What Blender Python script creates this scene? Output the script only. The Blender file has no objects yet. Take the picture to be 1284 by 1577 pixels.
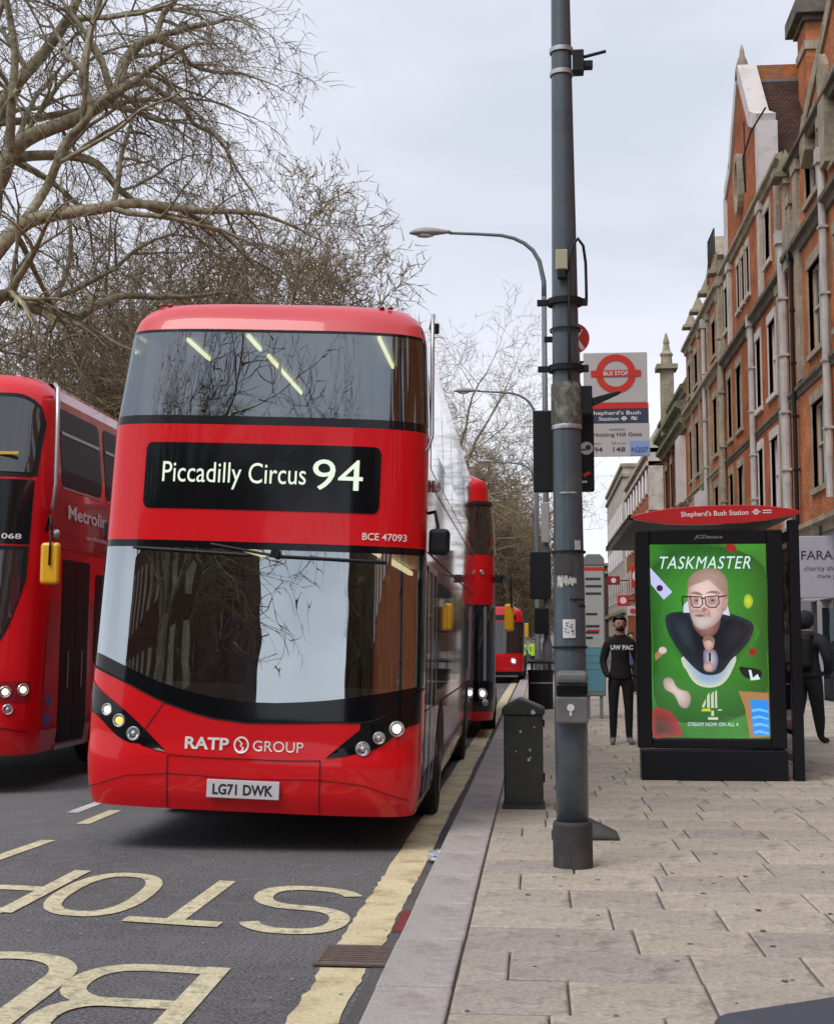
import bpy, math, random
from mathutils import Vector, Matrix
import numpy as np
PI = math.pi
rnd = random.Random(7)
sc = bpy.context.scene
COL = sc.collection

# ------------------------------------------------------------------ camera
CAMZ = 1.55
cam_d = bpy.data.cameras.new('camera'); cam = bpy.data.objects.new('camera', cam_d); COL.objects.link(cam)
cam_d.sensor_fit = 'HORIZONTAL'; cam_d.sensor_width = 36.0; cam_d.lens = 36.0 * 2100 / 1284
cam_d.clip_start = 0.05; cam_d.clip_end = 3000
cam.location = (0, 0, CAMZ)
cam.rotation_euler = (math.radians(90 + 5.48), 0, math.radians(5.03))
sc.camera = cam

# ------------------------------------------------------------------ world, sun, exposure
SUN_EL, SUN_AZ = 52.0, 215.0      # compass style: behind the viewer and to the left
world = bpy.data.worlds.new('World'); sc.world = world; world.use_nodes = True
wt = world.node_tree; wt.nodes.clear()
def wn(t, **kw):
    n = wt.nodes.new(t)
    for k, v in kw.items(): setattr(n, k, v)
    return n
w_out = wn('ShaderNodeOutputWorld')
sky = wn('ShaderNodeTexSky', sky_type='NISHITA', sun_disc=False)
sky.sun_elevation = math.radians(SUN_EL); sky.sun_rotation = math.radians(SUN_AZ)
sky.air_density = 1.0; sky.dust_density = 3.0
bg_sky = wn('ShaderNodeBackground'); bg_sky.inputs['Strength'].default_value = 0.05
wt.links.new(sky.outputs[0], bg_sky.inputs['Color'])
tc = wn('ShaderNodeTexCoord')
sep = wn('ShaderNodeSeparateXYZ'); wt.links.new(tc.outputs['Generated'], sep.inputs[0])
ramp = wn('ShaderNodeValToRGB')
ramp.color_ramp.elements[0].position = 0.0; ramp.color_ramp.elements[0].color = (0.82, 0.82, 0.86, 1)
ramp.color_ramp.elements[1].position = 1.0; ramp.color_ramp.elements[1].color = (0.60, 0.62, 0.72, 1)
for p, c in ((0.10, (0.76, 0.77, 0.80, 1)), (0.22, (0.578, 0.598, 0.652, 1)), (0.5, (0.585, 0.605, 0.66, 1))):
    e = ramp.color_ramp.elements.new(p); e.color = c
wt.links.new(sep.outputs['Z'], ramp.inputs['Fac'])
mp = wn('ShaderNodeMapping'); mp.inputs['Scale'].default_value = (2.2, 2.2, 5.5)
wt.links.new(tc.outputs['Generated'], mp.inputs['Vector'])
nz = wn('ShaderNodeTexNoise'); nz.inputs['Scale'].default_value = 1.3; nz.inputs['Detail'].default_value = 7
nz.inputs['Roughness'].default_value = 0.52; nz.inputs['Distortion'].default_value = 0.35
wt.links.new(mp.outputs[0], nz.inputs['Vector'])
r2 = wn('ShaderNodeValToRGB')
r2.color_ramp.elements[0].position = 0.32; r2.color_ramp.elements[0].color = (0.82, 0.85, 0.885, 1)
r2.color_ramp.elements[1].position = 0.70; r2.color_ramp.elements[1].color = (1.13, 1.11, 1.13, 1)
wt.links.new(nz.outputs['Fac'], r2.inputs['Fac'])
mx = wn('ShaderNodeMix', data_type='RGBA', blend_type='MULTIPLY'); mx.inputs[0].default_value = 1
wt.links.new(ramp.outputs['Color'], mx.inputs[6]); wt.links.new(r2.outputs['Color'], mx.inputs[7])
bg_cl = wn('ShaderNodeBackground'); bg_cl.inputs['Strength'].default_value = 1.13
wt.links.new(mx.outputs[2], bg_cl.inputs['Color'])
wmix = wn('ShaderNodeMixShader'); wmix.inputs[0].default_value = 0.9
wt.links.new(bg_sky.outputs[0], wmix.inputs[1]); wt.links.new(bg_cl.outputs[0], wmix.inputs[2])
wt.links.new(wmix.outputs[0], w_out.inputs['Surface'])

sun_d = bpy.data.lights.new('sun', 'SUN'); sun = bpy.data.objects.new('sun', sun_d); COL.objects.link(sun)
sun_d.energy = 1.5; sun_d.angle = math.radians(32); sun_d.color = (1.0, 0.965, 0.92)
_a, _e = math.radians(SUN_AZ), math.radians(SUN_EL)
_sd = Vector((math.sin(_a) * math.cos(_e), math.cos(_a) * math.cos(_e), math.sin(_e)))
sun.rotation_euler = _sd.to_track_quat('Z', 'Y').to_euler(); sun.location = (-20, -30, 40)
sc.view_settings.view_transform = 'Standard'; sc.view_settings.look = 'None'
sc.view_settings.exposure = 0.44; sc.view_settings.gamma = 1.0; sc.view_settings.use_curve_mapping = False

# ------------------------------------------------------------------ materials
MATS = {}
def mat(name, color=(0.5, 0.5, 0.5), rough=0.6, metal=0.0, coat=0.0, emit=None, es=1.0, spec=0.5,
        n_scale=None, n_amt=0.15, bump=0.0, bump_scale=None, n2=None, n2_amt=0.0, dirt=None, dirt_scale=3, objrand=0.0, coord='UV'):
    if name in MATS: return MATS[name]
    m = bpy.data.materials.new(name); m.use_nodes = True; MATS[name] = m
    nt = m.node_tree; b = nt.nodes['Principled BSDF']
    b.inputs['Base Color'].default_value = (*color, 1); b.inputs['Roughness'].default_value = rough
    b.inputs['Metallic'].default_value = metal; b.inputs['Coat Weight'].default_value = coat
    b.inputs['Coat Roughness'].default_value = 0.04; b.inputs['Specular IOR Level'].default_value = spec
    if emit: b.inputs['Emission Color'].default_value = (*emit, 1); b.inputs['Emission Strength'].default_value = es
    t = nt.nodes.new('ShaderNodeTexCoord')
    src = t.outputs['UV'] if coord == 'UV' else t.outputs['Object']
    cur = None
    def rgb(c):
        n = nt.nodes.new('ShaderNodeRGB'); n.outputs[0].default_value = (*c, 1); return n.outputs[0]
    def noise(sc_, det=5, rg=0.6):
        n = nt.nodes.new('ShaderNodeTexNoise'); n.inputs['Scale'].default_value = sc_
        n.inputs['Detail'].default_value = det; n.inputs['Roughness'].default_value = rg
        nt.links.new(src, n.inputs['Vector']); return n.outputs['Fac']
    def rampn(fac, a, bb, ca, cb):
        r = nt.nodes.new('ShaderNodeValToRGB'); r.color_ramp.elements[0].position = a; r.color_ramp.elements[1].position = bb
        r.color_ramp.elements[0].color = ca; r.color_ramp.elements[1].color = cb
        nt.links.new(fac, r.inputs['Fac']); return r.outputs['Color']
    def mul(a_, b_, fac=1.0, mode='MULTIPLY'):
        n = nt.nodes.new('ShaderNodeMix'); n.data_type = 'RGBA'; n.blend_type = mode
        if isinstance(fac, float): n.inputs[0].default_value = fac
        else: nt.links.new(fac, n.inputs[0])
        nt.links.new(a_, n.inputs[6]); nt.links.new(b_, n.inputs[7]); return n.outputs[2]
    cur = rgb(color)
    if n_scale:
        lo, hi = 1 - n_amt, 1 + n_amt
        cur = mul(cur, rampn(noise(n_scale), 0.3, 0.7, (lo, lo, lo, 1), (hi, hi, hi, 1)))
    if n2:
        lo, hi = 1 - n2_amt, 1 + n2_amt
        cur = mul(cur, rampn(noise(n2, 3), 0.38, 0.62, (lo, lo, lo, 1), (hi, hi, hi, 1)))
    if dirt:
        cur = mul(cur, rgb(dirt), rampn(noise(dirt_scale, 8, 0.7), 0.5, 0.68, (0, 0, 0, 1), (1, 1, 1, 1)), 'MIX')
    if objrand:
        oi = nt.nodes.new('ShaderNodeObjectInfo'); g = nt.nodes.new('ShaderNodeNewGeometry')
        ad = nt.nodes.new('ShaderNodeMath'); ad.operation = 'ADD'
        nt.links.new(oi.outputs['Random'], ad.inputs[0]); nt.links.new(g.outputs['Random Per Island'], ad.inputs[1])
        fr = nt.nodes.new('ShaderNodeMath'); fr.operation = 'FRACT'; nt.links.new(ad.outputs[0], fr.inputs[0])
        r = nt.nodes.new('ShaderNodeValToRGB'); cr = r.color_ramp; o = objrand
        cr.elements[0].color = (1 - o, 1 - o * .95, 1 - o * .85, 1); cr.elements[1].color = (1 + o, 1 + o * .85, 1 + o * .55, 1)
        e = cr.elements.new(.35); e.color = (1, 1 - .1 * o, 1, 1); e = cr.elements.new(.7); e.color = (1 + .3 * o, 1 + .2 * o, 1 - .3 * o, 1)
        nt.links.new(fr.outputs[0], r.inputs['Fac']); cur = mul(cur, r.outputs['Color'])
    nt.links.new(cur, b.inputs['Base Color'])
    if emit and es: pass
    if bump:
        bn = nt.nodes.new('ShaderNodeBump'); bn.inputs['Strength'].default_value = bump; bn.inputs['Distance'].default_value = 0.01
        nt.links.new(noise(bump_scale or 40, 4), bn.inputs['Height']); nt.links.new(bn.outputs[0], b.inputs['Normal'])
    return m

def glass_mat(name, tint=(0.6, 0.65, 0.65), refl=0.12, ior=1.5, rough=0.0):
    m = bpy.data.materials.new(name); m.use_nodes = True; MATS[name] = m
    nt = m.node_tree; nt.nodes.clear()
    o = nt.nodes.new('ShaderNodeOutputMaterial'); tr = nt.nodes.new('ShaderNodeBsdfTransparent'); tr.inputs[0].default_value = (*tint, 1)
    gl = nt.nodes.new('ShaderNodeBsdfGlossy'); gl.inputs['Roughness'].default_value = rough; gl.inputs['Color'].default_value = (.84, .94, 1, 1)
    fr = nt.nodes.new('ShaderNodeFresnel'); fr.inputs['IOR'].default_value = ior
    ad = nt.nodes.new('ShaderNodeMath'); ad.operation = 'MULTIPLY_ADD'; ad.use_clamp = True
    ad.inputs[1].default_value = 1.0; ad.inputs[2].default_value = refl
    nt.links.new(fr.outputs[0], ad.inputs[0])
    # very slight waviness of toughened glass
    t = nt.nodes.new('ShaderNodeTexCoord'); n = nt.nodes.new('ShaderNodeTexNoise'); n.inputs['Scale'].default_value = 1.7; n.inputs['Detail'].default_value = 1
    nt.links.new(t.outputs['Object'], n.inputs['Vector'])
    bp = nt.nodes.new('ShaderNodeBump'); bp.inputs['Strength'].default_value = 0.25; bp.inputs['Distance'].default_value = 0.02
    nt.links.new(n.outputs['Fac'], bp.inputs['Height']); nt.links.new(bp.outputs[0], gl.inputs['Normal'])
    mxs = nt.nodes.new('ShaderNodeMixShader')
    nt.links.new(ad.outputs[0], mxs.inputs[0]); nt.links.new(tr.outputs[0], mxs.inputs[1]); nt.links.new(gl.outputs[0], mxs.inputs[2])
    nt.links.new(mxs.outputs[0], o.inputs['Surface'])
    return m

def brick_mat(name, c1, c2, mortar, sx=0.225, sz=0.075, band=None, msize=0.010):
    m = bpy.data.materials.new(name); m.use_nodes = True; MATS[name] = m
    nt = m.node_tree; b = nt.nodes['Principled BSDF']; b.inputs['Roughness'].default_value = 0.9; b.inputs['Specular IOR Level'].default_value = 0.08
    t = nt.nodes.new('ShaderNodeTexCoord'); br = nt.nodes.new('ShaderNodeTexBrick')
    br.inputs['Scale'].default_value = 1.0; br.inputs['Brick Width'].default_value = sx; br.inputs['Row Height'].default_value = sz
    br.inputs['Mortar Size'].default_value = msize; br.inputs['Color1'].default_value = (*c1, 1); br.inputs['Color2'].default_value = (*c2, 1)
    br.inputs['Mortar'].default_value = (*mortar, 1); nt.links.new(t.outputs['UV'], br.inputs['Vector'])
    n = nt.nodes.new('ShaderNodeTexNoise'); n.inputs['Scale'].default_value = 0.7; n.inputs['Detail'].default_value = 8; n.inputs['Roughness'].default_value = .7
    nt.links.new(t.outputs['UV'], n.inputs['Vector'])
    r = nt.nodes.new('ShaderNodeValToRGB'); r.color_ramp.elements[0].position = .33; r.color_ramp.elements[1].position = .66
    r.color_ramp.elements[0].color = (.55, .5, .5, 1); r.color_ramp.elements[1].color = (1.15, 1.1, 1.05, 1); nt.links.new(n.outputs['Fac'], r.inputs['Fac'])
    mxx = nt.nodes.new('ShaderNodeMix'); mxx.data_type = 'RGBA'; mxx.blend_type = 'MULTIPLY'; mxx.inputs[0].default_value = 1
    nt.links.new(br.outputs['Color'], mxx.inputs[6]); nt.links.new(r.outputs['Color'], mxx.inputs[7]); nt.links.new(mxx.outputs[2], b.inputs['Base Color'])
    bp = nt.nodes.new('ShaderNodeBump'); bp.inputs['Strength'].default_value = .6; bp.inputs['Distance'].default_value = .01; bp.invert = True
    nt.links.new(br.outputs['Fac'], bp.inputs['Height']); nt.links.new(bp.outputs[0], b.inputs['Normal'])
    return m

M = MATS
mat('asphalt', (0.155, 0.155, 0.158), .9, spec=.15, n_scale=0.55, n_amt=.22, n2=60, n2_amt=.5, bump=1, bump_scale=80, dirt=(.20, .195, .185), dirt_scale=7)
mat('gutter_asphalt', (0.10, 0.092, 0.088), .85, n_scale=1.5, n_amt=.25, n2=60, n2_amt=.35, bump=.8, bump_scale=80)
mat('yellow_paint', (0.68, 0.62, 0.40), .7, n_scale=2.2, n_amt=.13, n2=45, n2_amt=.18, dirt=(.27, .24, .17), dirt_scale=11, bump=.4, bump_scale=90)
mat('yellow_thick', (0.70, 0.61, 0.37), .7, n_scale=2.2, n_amt=.13, n2=45, n2_amt=.12, dirt=(.42, .30, .14), dirt_scale=3.2, bump=.6, bump_scale=60)
mat('white_road', (0.62, 0.62, 0.60), .7, n_scale=3, n_amt=.15, n2=45, n2_amt=.15, dirt=(.3, .3, .29), dirt_scale=5)
mat('red_road', (0.17, 0.022, 0.018), .8, n_scale=3, n_amt=.3, n2=50, n2_amt=.3)
mat('slab', (0.435, 0.395, 0.335), .85, n_scale=3.4, n_amt=.16, n2=38, n2_amt=.13, dirt=(.25, .225, .19), dirt_scale=5.5, objrand=.14, spec=.2, bump=.5, bump_scale=45, coord='Object')
mat('kerb', (0.415, 0.39, 0.365), .8, n_scale=1.6, n_amt=.10, n2=90, n2_amt=.14, dirt=(.30, .26, .245), dirt_scale=5, objrand=.06, bump=.4, bump_scale=80, coord='Object')
mat('joint', (0.14, 0.12, 0.10), .95, n_scale=5, n_amt=.3)
mat('ground', (0.10, 0.10, 0.08), .95, n_scale=.2, n_amt=.3)
mat('grass', (0.06, 0.085, 0.025), .95, n_scale=.8, n_amt=.35)
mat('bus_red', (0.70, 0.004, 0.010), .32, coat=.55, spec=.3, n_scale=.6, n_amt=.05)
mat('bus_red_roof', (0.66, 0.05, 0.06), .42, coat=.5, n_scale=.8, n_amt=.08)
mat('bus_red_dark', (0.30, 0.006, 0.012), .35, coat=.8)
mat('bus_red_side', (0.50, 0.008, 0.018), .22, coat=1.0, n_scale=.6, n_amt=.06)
mat('black_gloss', (0.005, 0.006, 0.008), .10, coat=.25, spec=.3)
mat('black_plastic', (0.010, 0.011, 0.013), .5, spec=.3)
mat('rubber', (0.018, 0.018, 0.018), .8)
mat('tyre', (0.022, 0.021, 0.02), .85, n_scale=8, n_amt=.3)
mat('rim', (0.25, 0.25, 0.26), .45, metal=.6)
mat('dark_glass', (0.012, 0.016, 0.018), .03, coat=1.0, spec=.9)
mat('chrome', (0.75, 0.76, 0.78), .12, metal=1)
mat('silver', (0.5, 0.51, 0.53), .35, metal=.7)
mat('seam', (0.05, 0.002, 0.004), .6)
mat('white_print', (0.82, 0.80, 0.80), .5)
mat('blue_print', (0.05, 0.10, 0.42), .5)
mat('lamp_lens', (0.55, 0.57, 0.60), .08, coat=1, metal=.5)
mat('lamp_lit', (0.9, 0.9, 0.85), .2, emit=(1, 0.97, 0.88), es=1.6)
mat('lamp_amber', (0.8, 0.45, 0.1), .2, emit=(1, 0.50, 0.08), es=1.0)
mat('plate_white', (0.62, 0.62, 0.64), .5)
mat('plate_black', (0.02, 0.02, 0.03), .5)
mat('mirror_yellow', (0.80, 0.42, 0.01), .35, coat=.6)
mat('interior_grey', (0.45, 0.47, 0.48), .7)
mat('interior_white', (0.60, 0.62, 0.60), .6)
mat('interior_dark', (0.05, 0.055, 0.06), .7)
mat('seat_blue', (0.03, 0.06, 0.22), .9, n_scale=30, n_amt=.4)
mat('rail_yellow', (0.70, 0.48, 0.05), .35)
mat('strip_light', (1, 1, .8), .5, emit=(1.0, 0.88, 0.50), es=1.35)
mat('led_text', (0.08, .09, .07), .5, emit=(0.80, 0.92, 0.74), es=.72)
mat('blue_box', (0.01, 0.20, 0.50), .4)
mat('pole_grey', (0.062, 0.085, 0.108), .42, coat=.25, n_scale=3.5, n_amt=.16, n2=18, n2_amt=.06, dirt=(.085, .098, .11), dirt_scale=5, coord='Object')
mat('pole_sleeve', (0.042, 0.042, 0.044), .7, n_scale=6, n_amt=.3, dirt=(.075, .068, .06), dirt_scale=5, coord='Object')
mat('pole_worn', (0.10, 0.098, 0.088), .8, n_scale=14, n_amt=.4, n2=40, n2_amt=.3, dirt=(.27, .26, .23), dirt_scale=12, coord='Object')
mat('ash_grey', (0.13, 0.135, 0.14), .5, n_scale=7, n_amt=.2, coord='Object')
mat('sticker_white', (0.62, 0.63, 0.66), .6, n_scale=20, n_amt=.1)
mat('sticker_torn', (0.48, 0.47, 0.45), .8, n_scale=25, n_amt=.35)
mat('beige_box', (0.42, 0.40, 0.28), .6)
mat('bin_green', (0.022, 0.030, 0.030), .5, n_scale=4, n_amt=.3, dirt=(.035, .042, .04), dirt_scale=8, coat=.25, coord='Object')
mat('lamp_grey', (0.14, 0.16, 0.18), .5)
mat('lamp_shell', (0.33, 0.33, 0.33), .45)
mat('sign_red', (0.62, 0.025, 0.02), .45)
mat('flag_white', (0.50, 0.49, 0.48), .55, n_scale=4, n_amt=.04)
mat('flag_red', (0.62, 0.03, 0.018), .5)
mat('flag_navy', (0.035, 0.055, 0.10), .5)
mat('flag_blue', (0.25, 0.38, 0.68), .5)
mat('ink', (0.03, 0.035, 0.05), .6)
mat('ink_blue', (0.04, 0.10, 0.35), .6)
mat('shelter_black', (0.004, 0.006, 0.010), .4, spec=.3, coat=.1)
mat('shelter_red', (0.50, 0.014, 0.018), .35, coat=.4)
mat('shelter_under', (0.06, 0.055, 0.055), .6)
mat('totem_grey', (0.20, 0.21, 0.21), .5)
mat('totem_panel', (0.40, 0.42, 0.40), .45)
mat('totem_blue', (0.10, 0.30, 0.38), .45)
mat('box_grey', (0.060, 0.066, 0.088), .6, n_scale=3, n_amt=.08, n2=60, n2_amt=.05, bump=.2, bump_scale=120)
mat('stone', (0.33, 0.285, 0.21), .9, spec=.1, n_scale=1.2, n_amt=.3, n2=9, n2_amt=.15, dirt=(.20, .18, .13), dirt_scale=1.6)
mat('stone_pale', (0.50, 0.45, 0.39), .9, spec=.1, n_scale=1.2, n_amt=.2, dirt=(.30, .28, .24), dirt_scale=1.7)
mat('stone_green', (0.20, 0.19, 0.12), .9, spec=.1, n_scale=1.2, n_amt=.35, dirt=(.11, .11, .08), dirt_scale=1.5)
mat('stone_white', (0.60, 0.55, 0.53), .8, spec=.1, n_scale=1, n_amt=.12, dirt=(.45, .40, .38), dirt_scale=1.2)
mat('cornice_dark', (0.15, 0.13, 0.105), .9, spec=.1, n_scale=1.4, n_amt=.4, dirt=(.08, .075, .07), dirt_scale=2)
mat('pipe_pale', (0.46, 0.43, 0.41), .7, spec=.2, n_scale=1.0, n_amt=.15, dirt=(.3, .28, .26), dirt_scale=1.8)
mat('frame_white', (0.68, 0.68, 0.70), .5)
mat('frame_cream', (0.44, 0.40, 0.30), .6)
mat('lead', (0.16, 0.18, 0.20), .6)
mat('window_glass', (0.10, 0.12, 0.14), .05, spec=.8, coat=.6)
mat('curtain_dark', (0.02, 0.02, 0.02), .9)
mat('terracotta', (0.42, 0.10, 0.045), .8, n_scale=5, n_amt=.25)
mat('shop_grey', (0.26, 0.26, 0.29), .6, n_scale=1, n_amt=.15)
mat('shop_white', (0.50, 0.49, 0.50), .5)
mat('lilac_sign', (0.38, 0.36, 0.41), .6, n_scale=2, n_amt=.05)
mat('skin', (0.42, 0.24, 0.16), .6)
mat('skin_dark', (0.22, 0.115, 0.075), .6)
mat('hair_black', (0.012, 0.010, 0.009), .7)
mat('cloth_black', (0.012, 0.012, 0.014), .9, bump=1, bump_scale=9, n_scale=6, n_amt=.4, coord='Object')
mat('cloth_trouser', (0.010, 0.010, 0.012), .9, n_scale=6, n_amt=.4, coord='Object')
mat('cloth_navy', (0.010, 0.013, 0.024), .85, n_scale=6, n_amt=.4, coord='Object')
mat('shoe', (0.20, 0.20, 0.20), .7)
mat('shoe_black', (0.015, 0.015, 0.015), .6)
mat('cloth_brown', (0.16, 0.085, 0.05), .9)
mat('cloth_red', (0.30, 0.02, 0.03), .9)
mat('cloth_blue', (0.06, 0.10, 0.20), .9)
mat('hi_vis', (0.45, 0.75, 0.04), .7)
mat('bark', (0.27, 0.245, 0.155), .9, n_scale=1.6, n_amt=.4, n2=8, n2_amt=.38, dirt=(.38, .36, .26), dirt_scale=3.4, coord='Object')
mat('twig', (0.20, 0.165, 0.11), .9, n_scale=.6, n_amt=.3, coord='Object')
mat('twig_pale', (0.22, 0.17, 0.10), .9, n_scale=.5, n_amt=.35, coord='Object')
mat('seed', (0.05, 0.028, 0.016), .9)
mat('far_wall', (0.30, 0.28, 0.26), .9, n_scale=.3, n_amt=.2)
glass_mat('windscreen', (0.52, 0.57, 0.57), .42)
mat('lamp_warm', (.3, .2, .1), .2, emit=(1, 0.80, 0.50), es=1.5)
mat('dull_glass', (0.008, 0.010, 0.012), .35, spec=.12)
glass_mat('upper_glass', (0.46, 0.53, 0.53), .19)
glass_mat('blind_glass', (0.70, 0.72, 0.72), .10)
glass_mat('shelter_glass', (0.30, 0.31, 0.32), .04)
glass_mat('side_glass', (0.15, 0.17, 0.17), .12)
brick_mat('brick_orange', (0.70, 0.165, 0.030), (0.46, 0.085, 0.018), (0.36, 0.25, 0.16), msize=.017)
brick_mat('brick_deep', (0.62, 0.125, 0.028), (0.40, 0.07, 0.017), (0.30, 0.20, 0.12), msize=.016)
brick_mat('brick_brown', (0.13, 0.065, 0.045), (0.10, 0.05, 0.036), (0.10, 0.08, 0.07))
brick_mat('roof_tile', (0.105, 0.060, 0.048), (0.075, 0.042, 0.036), (0.03, 0.02, 0.018), sx=.17, sz=.11, msize=.014)

# ------------------------------------------------------------------ mesh builder
class MB:
    def __init__(s): s.v = []; s.f = []; s.m = []
    def quad(s, a, b, c, d, mi=0):
        n = len(s.v); s.v += [tuple(a), tuple(b), tuple(c), tuple(d)]; s.f.append((n, n+1, n+2, n+3)); s.m.append(mi)
    def poly(s, pts, mi=0):
        n = len(s.v); s.v += [tuple(p) for p in pts]; s.f.append(tuple(range(n, n+len(pts)))); s.m.append(mi)
    def add(s, vs, fs, mi=0):
        n = len(s.v); s.v += [tuple(p) for p in vs]
        for f in fs: s.f.append(tuple(n+i for i in f)); s.m.append(mi)
    def box(s, x0, x1, y0, y1, z0, z1, mi=0, R=None, o=(0, 0, 0)):
        vs = [(x, y, z) for x in (x0, x1) for y in (y0, y1) for z in (z0, z1)]
        if R is not None: vs = [tuple(R @ Vector(v) + Vector(o)) for v in vs]
        s.add(vs, [(0, 1, 3, 2), (4, 6, 7, 5), (0, 4, 5, 1), (2, 3, 7, 6), (0, 2, 6, 4), (1, 5, 7, 3)], mi)
    def tube(s, pts, r, n=8, mi=0, cap=True, sq=None):
        pts = [Vector(p) for p in pts]; rs = r if isinstance(r, (list, tuple)) else [r] * len(pts)
        base = len(s.v); prev = None
        for i, p in enumerate(pts):
            d = (pts[min(i+1, len(pts)-1)] - pts[max(i-1, 0)])
            d = d.normalized() if d.length > 1e-9 else Vector((0, 0, 1))
            if prev is None:
                a = Vector((1, 0, 0)) if abs(d.x) < .9 else Vector((0, 1, 0))
            else: a = prev
            u = (a - d * a.dot(d)); u = u.normalized() if u.length > 1e-6 else d.orthogonal().normalized()
            w = d.cross(u); prev = u
            for k in range(n):
                t = 2 * PI * k / n
                s.v.append(tuple(p + (u * math.cos(t) + w * math.sin(t)) * rs[i]))
        for i in range(len(pts)-1):
            for k in range(n):
                a = base + i*n + k; b = base + i*n + (k+1) % n
                s.f.append((a, b, b+n, a+n)); s.m.append(mi)
        if cap:
            s.f.append(tuple(base + k for k in range(n))[::-1]); s.m.append(mi)
            s.f.append(tuple(base + (len(pts)-1)*n + k for k in range(n))); s.m.append(mi)
    def lathe(s, prof, n=24, o=(0, 0, 0), R=None, mi=0, sx=1, sy=1, cap=True):
        base = len(s.v)
        for (r, z) in prof:
            for k in range(n):
                t = 2*PI*k/n; p = Vector((r*math.cos(t)*sx, r*math.sin(t)*sy, z))
                if R is not None: p = R @ p
                s.v.append(tuple(p + Vector(o)))
        for i in range(len(prof)-1):
            for k in range(n):
                a = base+i*n+k; b = base+i*n+(k+1) % n
                s.f.append((a, b, b+n, a+n)); s.m.append(mi)
        if cap:
            s.f.append(tuple(base+k for k in range(n))[::-1]); s.m.append(mi)
            s.f.append(tuple(base+(len(prof)-1)*n+k for k in range(n))); s.m.append(mi)
    def prism(s, pts, axis, a, b, mi=0):
        """extrude a 2-D outline (CCW) between a and b along axis ('x','y','z')"""
        def P(p, t): return {'x': (t, p[0], p[1]), 'y': (p[0], t, p[1]), 'z': (p[0], p[1], t)}[axis]
        n = len(pts); vs = [P(p, a) for p in pts] + [P(p, b) for p in pts]
        fs = [tuple(range(n))[::-1], tuple(range(n, 2*n))] + [(i, (i+1) % n, n+(i+1) % n, n+i) for i in range(n)]
        s.add(vs, fs, mi)
    def build(s, name, m, parent=None, smooth=False, bevel=0, bseg=2, loc=None, rot=None, solid=0, uv=True, fix=True):
        me = bpy.data.meshes.new(name); me.from_pydata(s.v, [], s.f)
        for mm in (m if isinstance(m, (list, tuple)) else [m]): me.materials.append(MATS[mm] if isinstance(mm, str) else mm)
        if len(me.polygons) == len(s.m): me.polygons.foreach_set('material_index', s.m)
        if fix and len(s.f) < 60000:
            import bmesh
            bm = bmesh.new(); bm.from_mesh(me)
            bmesh.ops.recalc_face_normals(bm, faces=bm.faces) if not solid else None
            bm.to_mesh(me); bm.free()
        if smooth: me.polygons.foreach_set('use_smooth', [True]*len(me.polygons))
        me.update()
        if uv and len(me.polygons) < 200000: boxuv(me)
        o = bpy.data.objects.new(name, me); COL.objects.link(o)
        if loc is not None: o.location = loc
        if rot is not None: o.rotation_euler = rot
        if parent is not None: o.parent = parent
        if solid:
            sm = o.modifiers.new('solid', 'SOLIDIFY'); sm.thickness = solid; sm.offset = -1
        if bevel:
            bv = o.modifiers.new('bevel', 'BEVEL'); bv.width = bevel; bv.segments = bseg; bv.limit_method = 'ANGLE'; bv.angle_limit = math.radians(40)
        if smooth and not solid:
            pass
        return o

def boxuv(me):
    n = len(me.loops)
    if not n: return
    uvl = me.uv_layers.new(name='UVMap')
    co = np.empty(len(me.vertices)*3, 'f'); me.vertices.foreach_get('co', co); co = co.reshape(-1, 3)
    vi = np.empty(n, 'i'); me.loops.foreach_get('vertex_index', vi)
    pn = np.empty(len(me.polygons)*3, 'f'); me.polygons.foreach_get('normal', pn); pn = np.abs(pn.reshape(-1, 3))
    lt = np.empty(len(me.polygons), 'i'); me.polygons.foreach_get('loop_total', lt)
    ax = np.repeat(pn.argmax(1), lt); c = co[vi]
    uv = np.where((ax == 0)[:, None], c[:, [1, 2]], np.where((ax == 1)[:, None], c[:, [0, 2]], c[:, [0, 1]]))
    uvl.data.foreach_set('uv', uv.astype('f').ravel())

def tag(o, label=None, cat=None, group=None, kind=None):
    if label: o['label'] = label
    if cat: o['category'] = cat
    if group: o['group'] = group
    if kind: o['kind'] = kind
    return o
def empty(name, loc=(0, 0, 0), rot=(0, 0, 0), label=None, cat=None, group=None):
    o = bpy.data.objects.new(name, None); COL.objects.link(o); o.location = loc; o.rotation_euler = rot
    o.empty_display_size = .2
    return tag(o, label, cat, group)
def copy_tree(o, parent=None):
    c = o.copy(); COL.objects.link(c)
    if parent is not None: c.parent = parent
    for ch in list(o.children): copy_tree(ch, c)
    return c

_font_cache = {}
def text_geo(body, shear=0.0, spacing=1.0, bold=0.0):
    """triangulated outlines of a line of text, normalised to height 1 for capitals; returns verts (x,y), faces, width"""
    key = (body, shear, spacing, bold)
    if key in _font_cache: return _font_cache[key]
    cu = bpy.data.curves.new('txt', 'FONT'); cu.body = body; cu.size = 1; cu.shear = shear; cu.space_character = spacing
    cu.offset = bold; cu.resolution_u = 4
    ob = bpy.data.objects.new('txt', cu); COL.objects.link(ob)
    dg = bpy.context.evaluated_depsgraph_get(); dg.update()
    me = bpy.data.meshes.new_from_object(ob.evaluated_get(dg))
    v = [(p.co.x, p.co.y) for p in me.vertices]; f = [tuple(p.vertices) for p in me.polygons]
    bpy.data.objects.remove(ob); bpy.data.curves.remove(cu); bpy.data.meshes.remove(me)
    x0 = min(p[0] for p in v); x1 = max(p[0] for p in v)
    v = [(p[0]-x0, p[1]/0.729) for p in v]
    _font_cache[key] = (v, f, x1-x0); return _font_cache[key]
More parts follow.
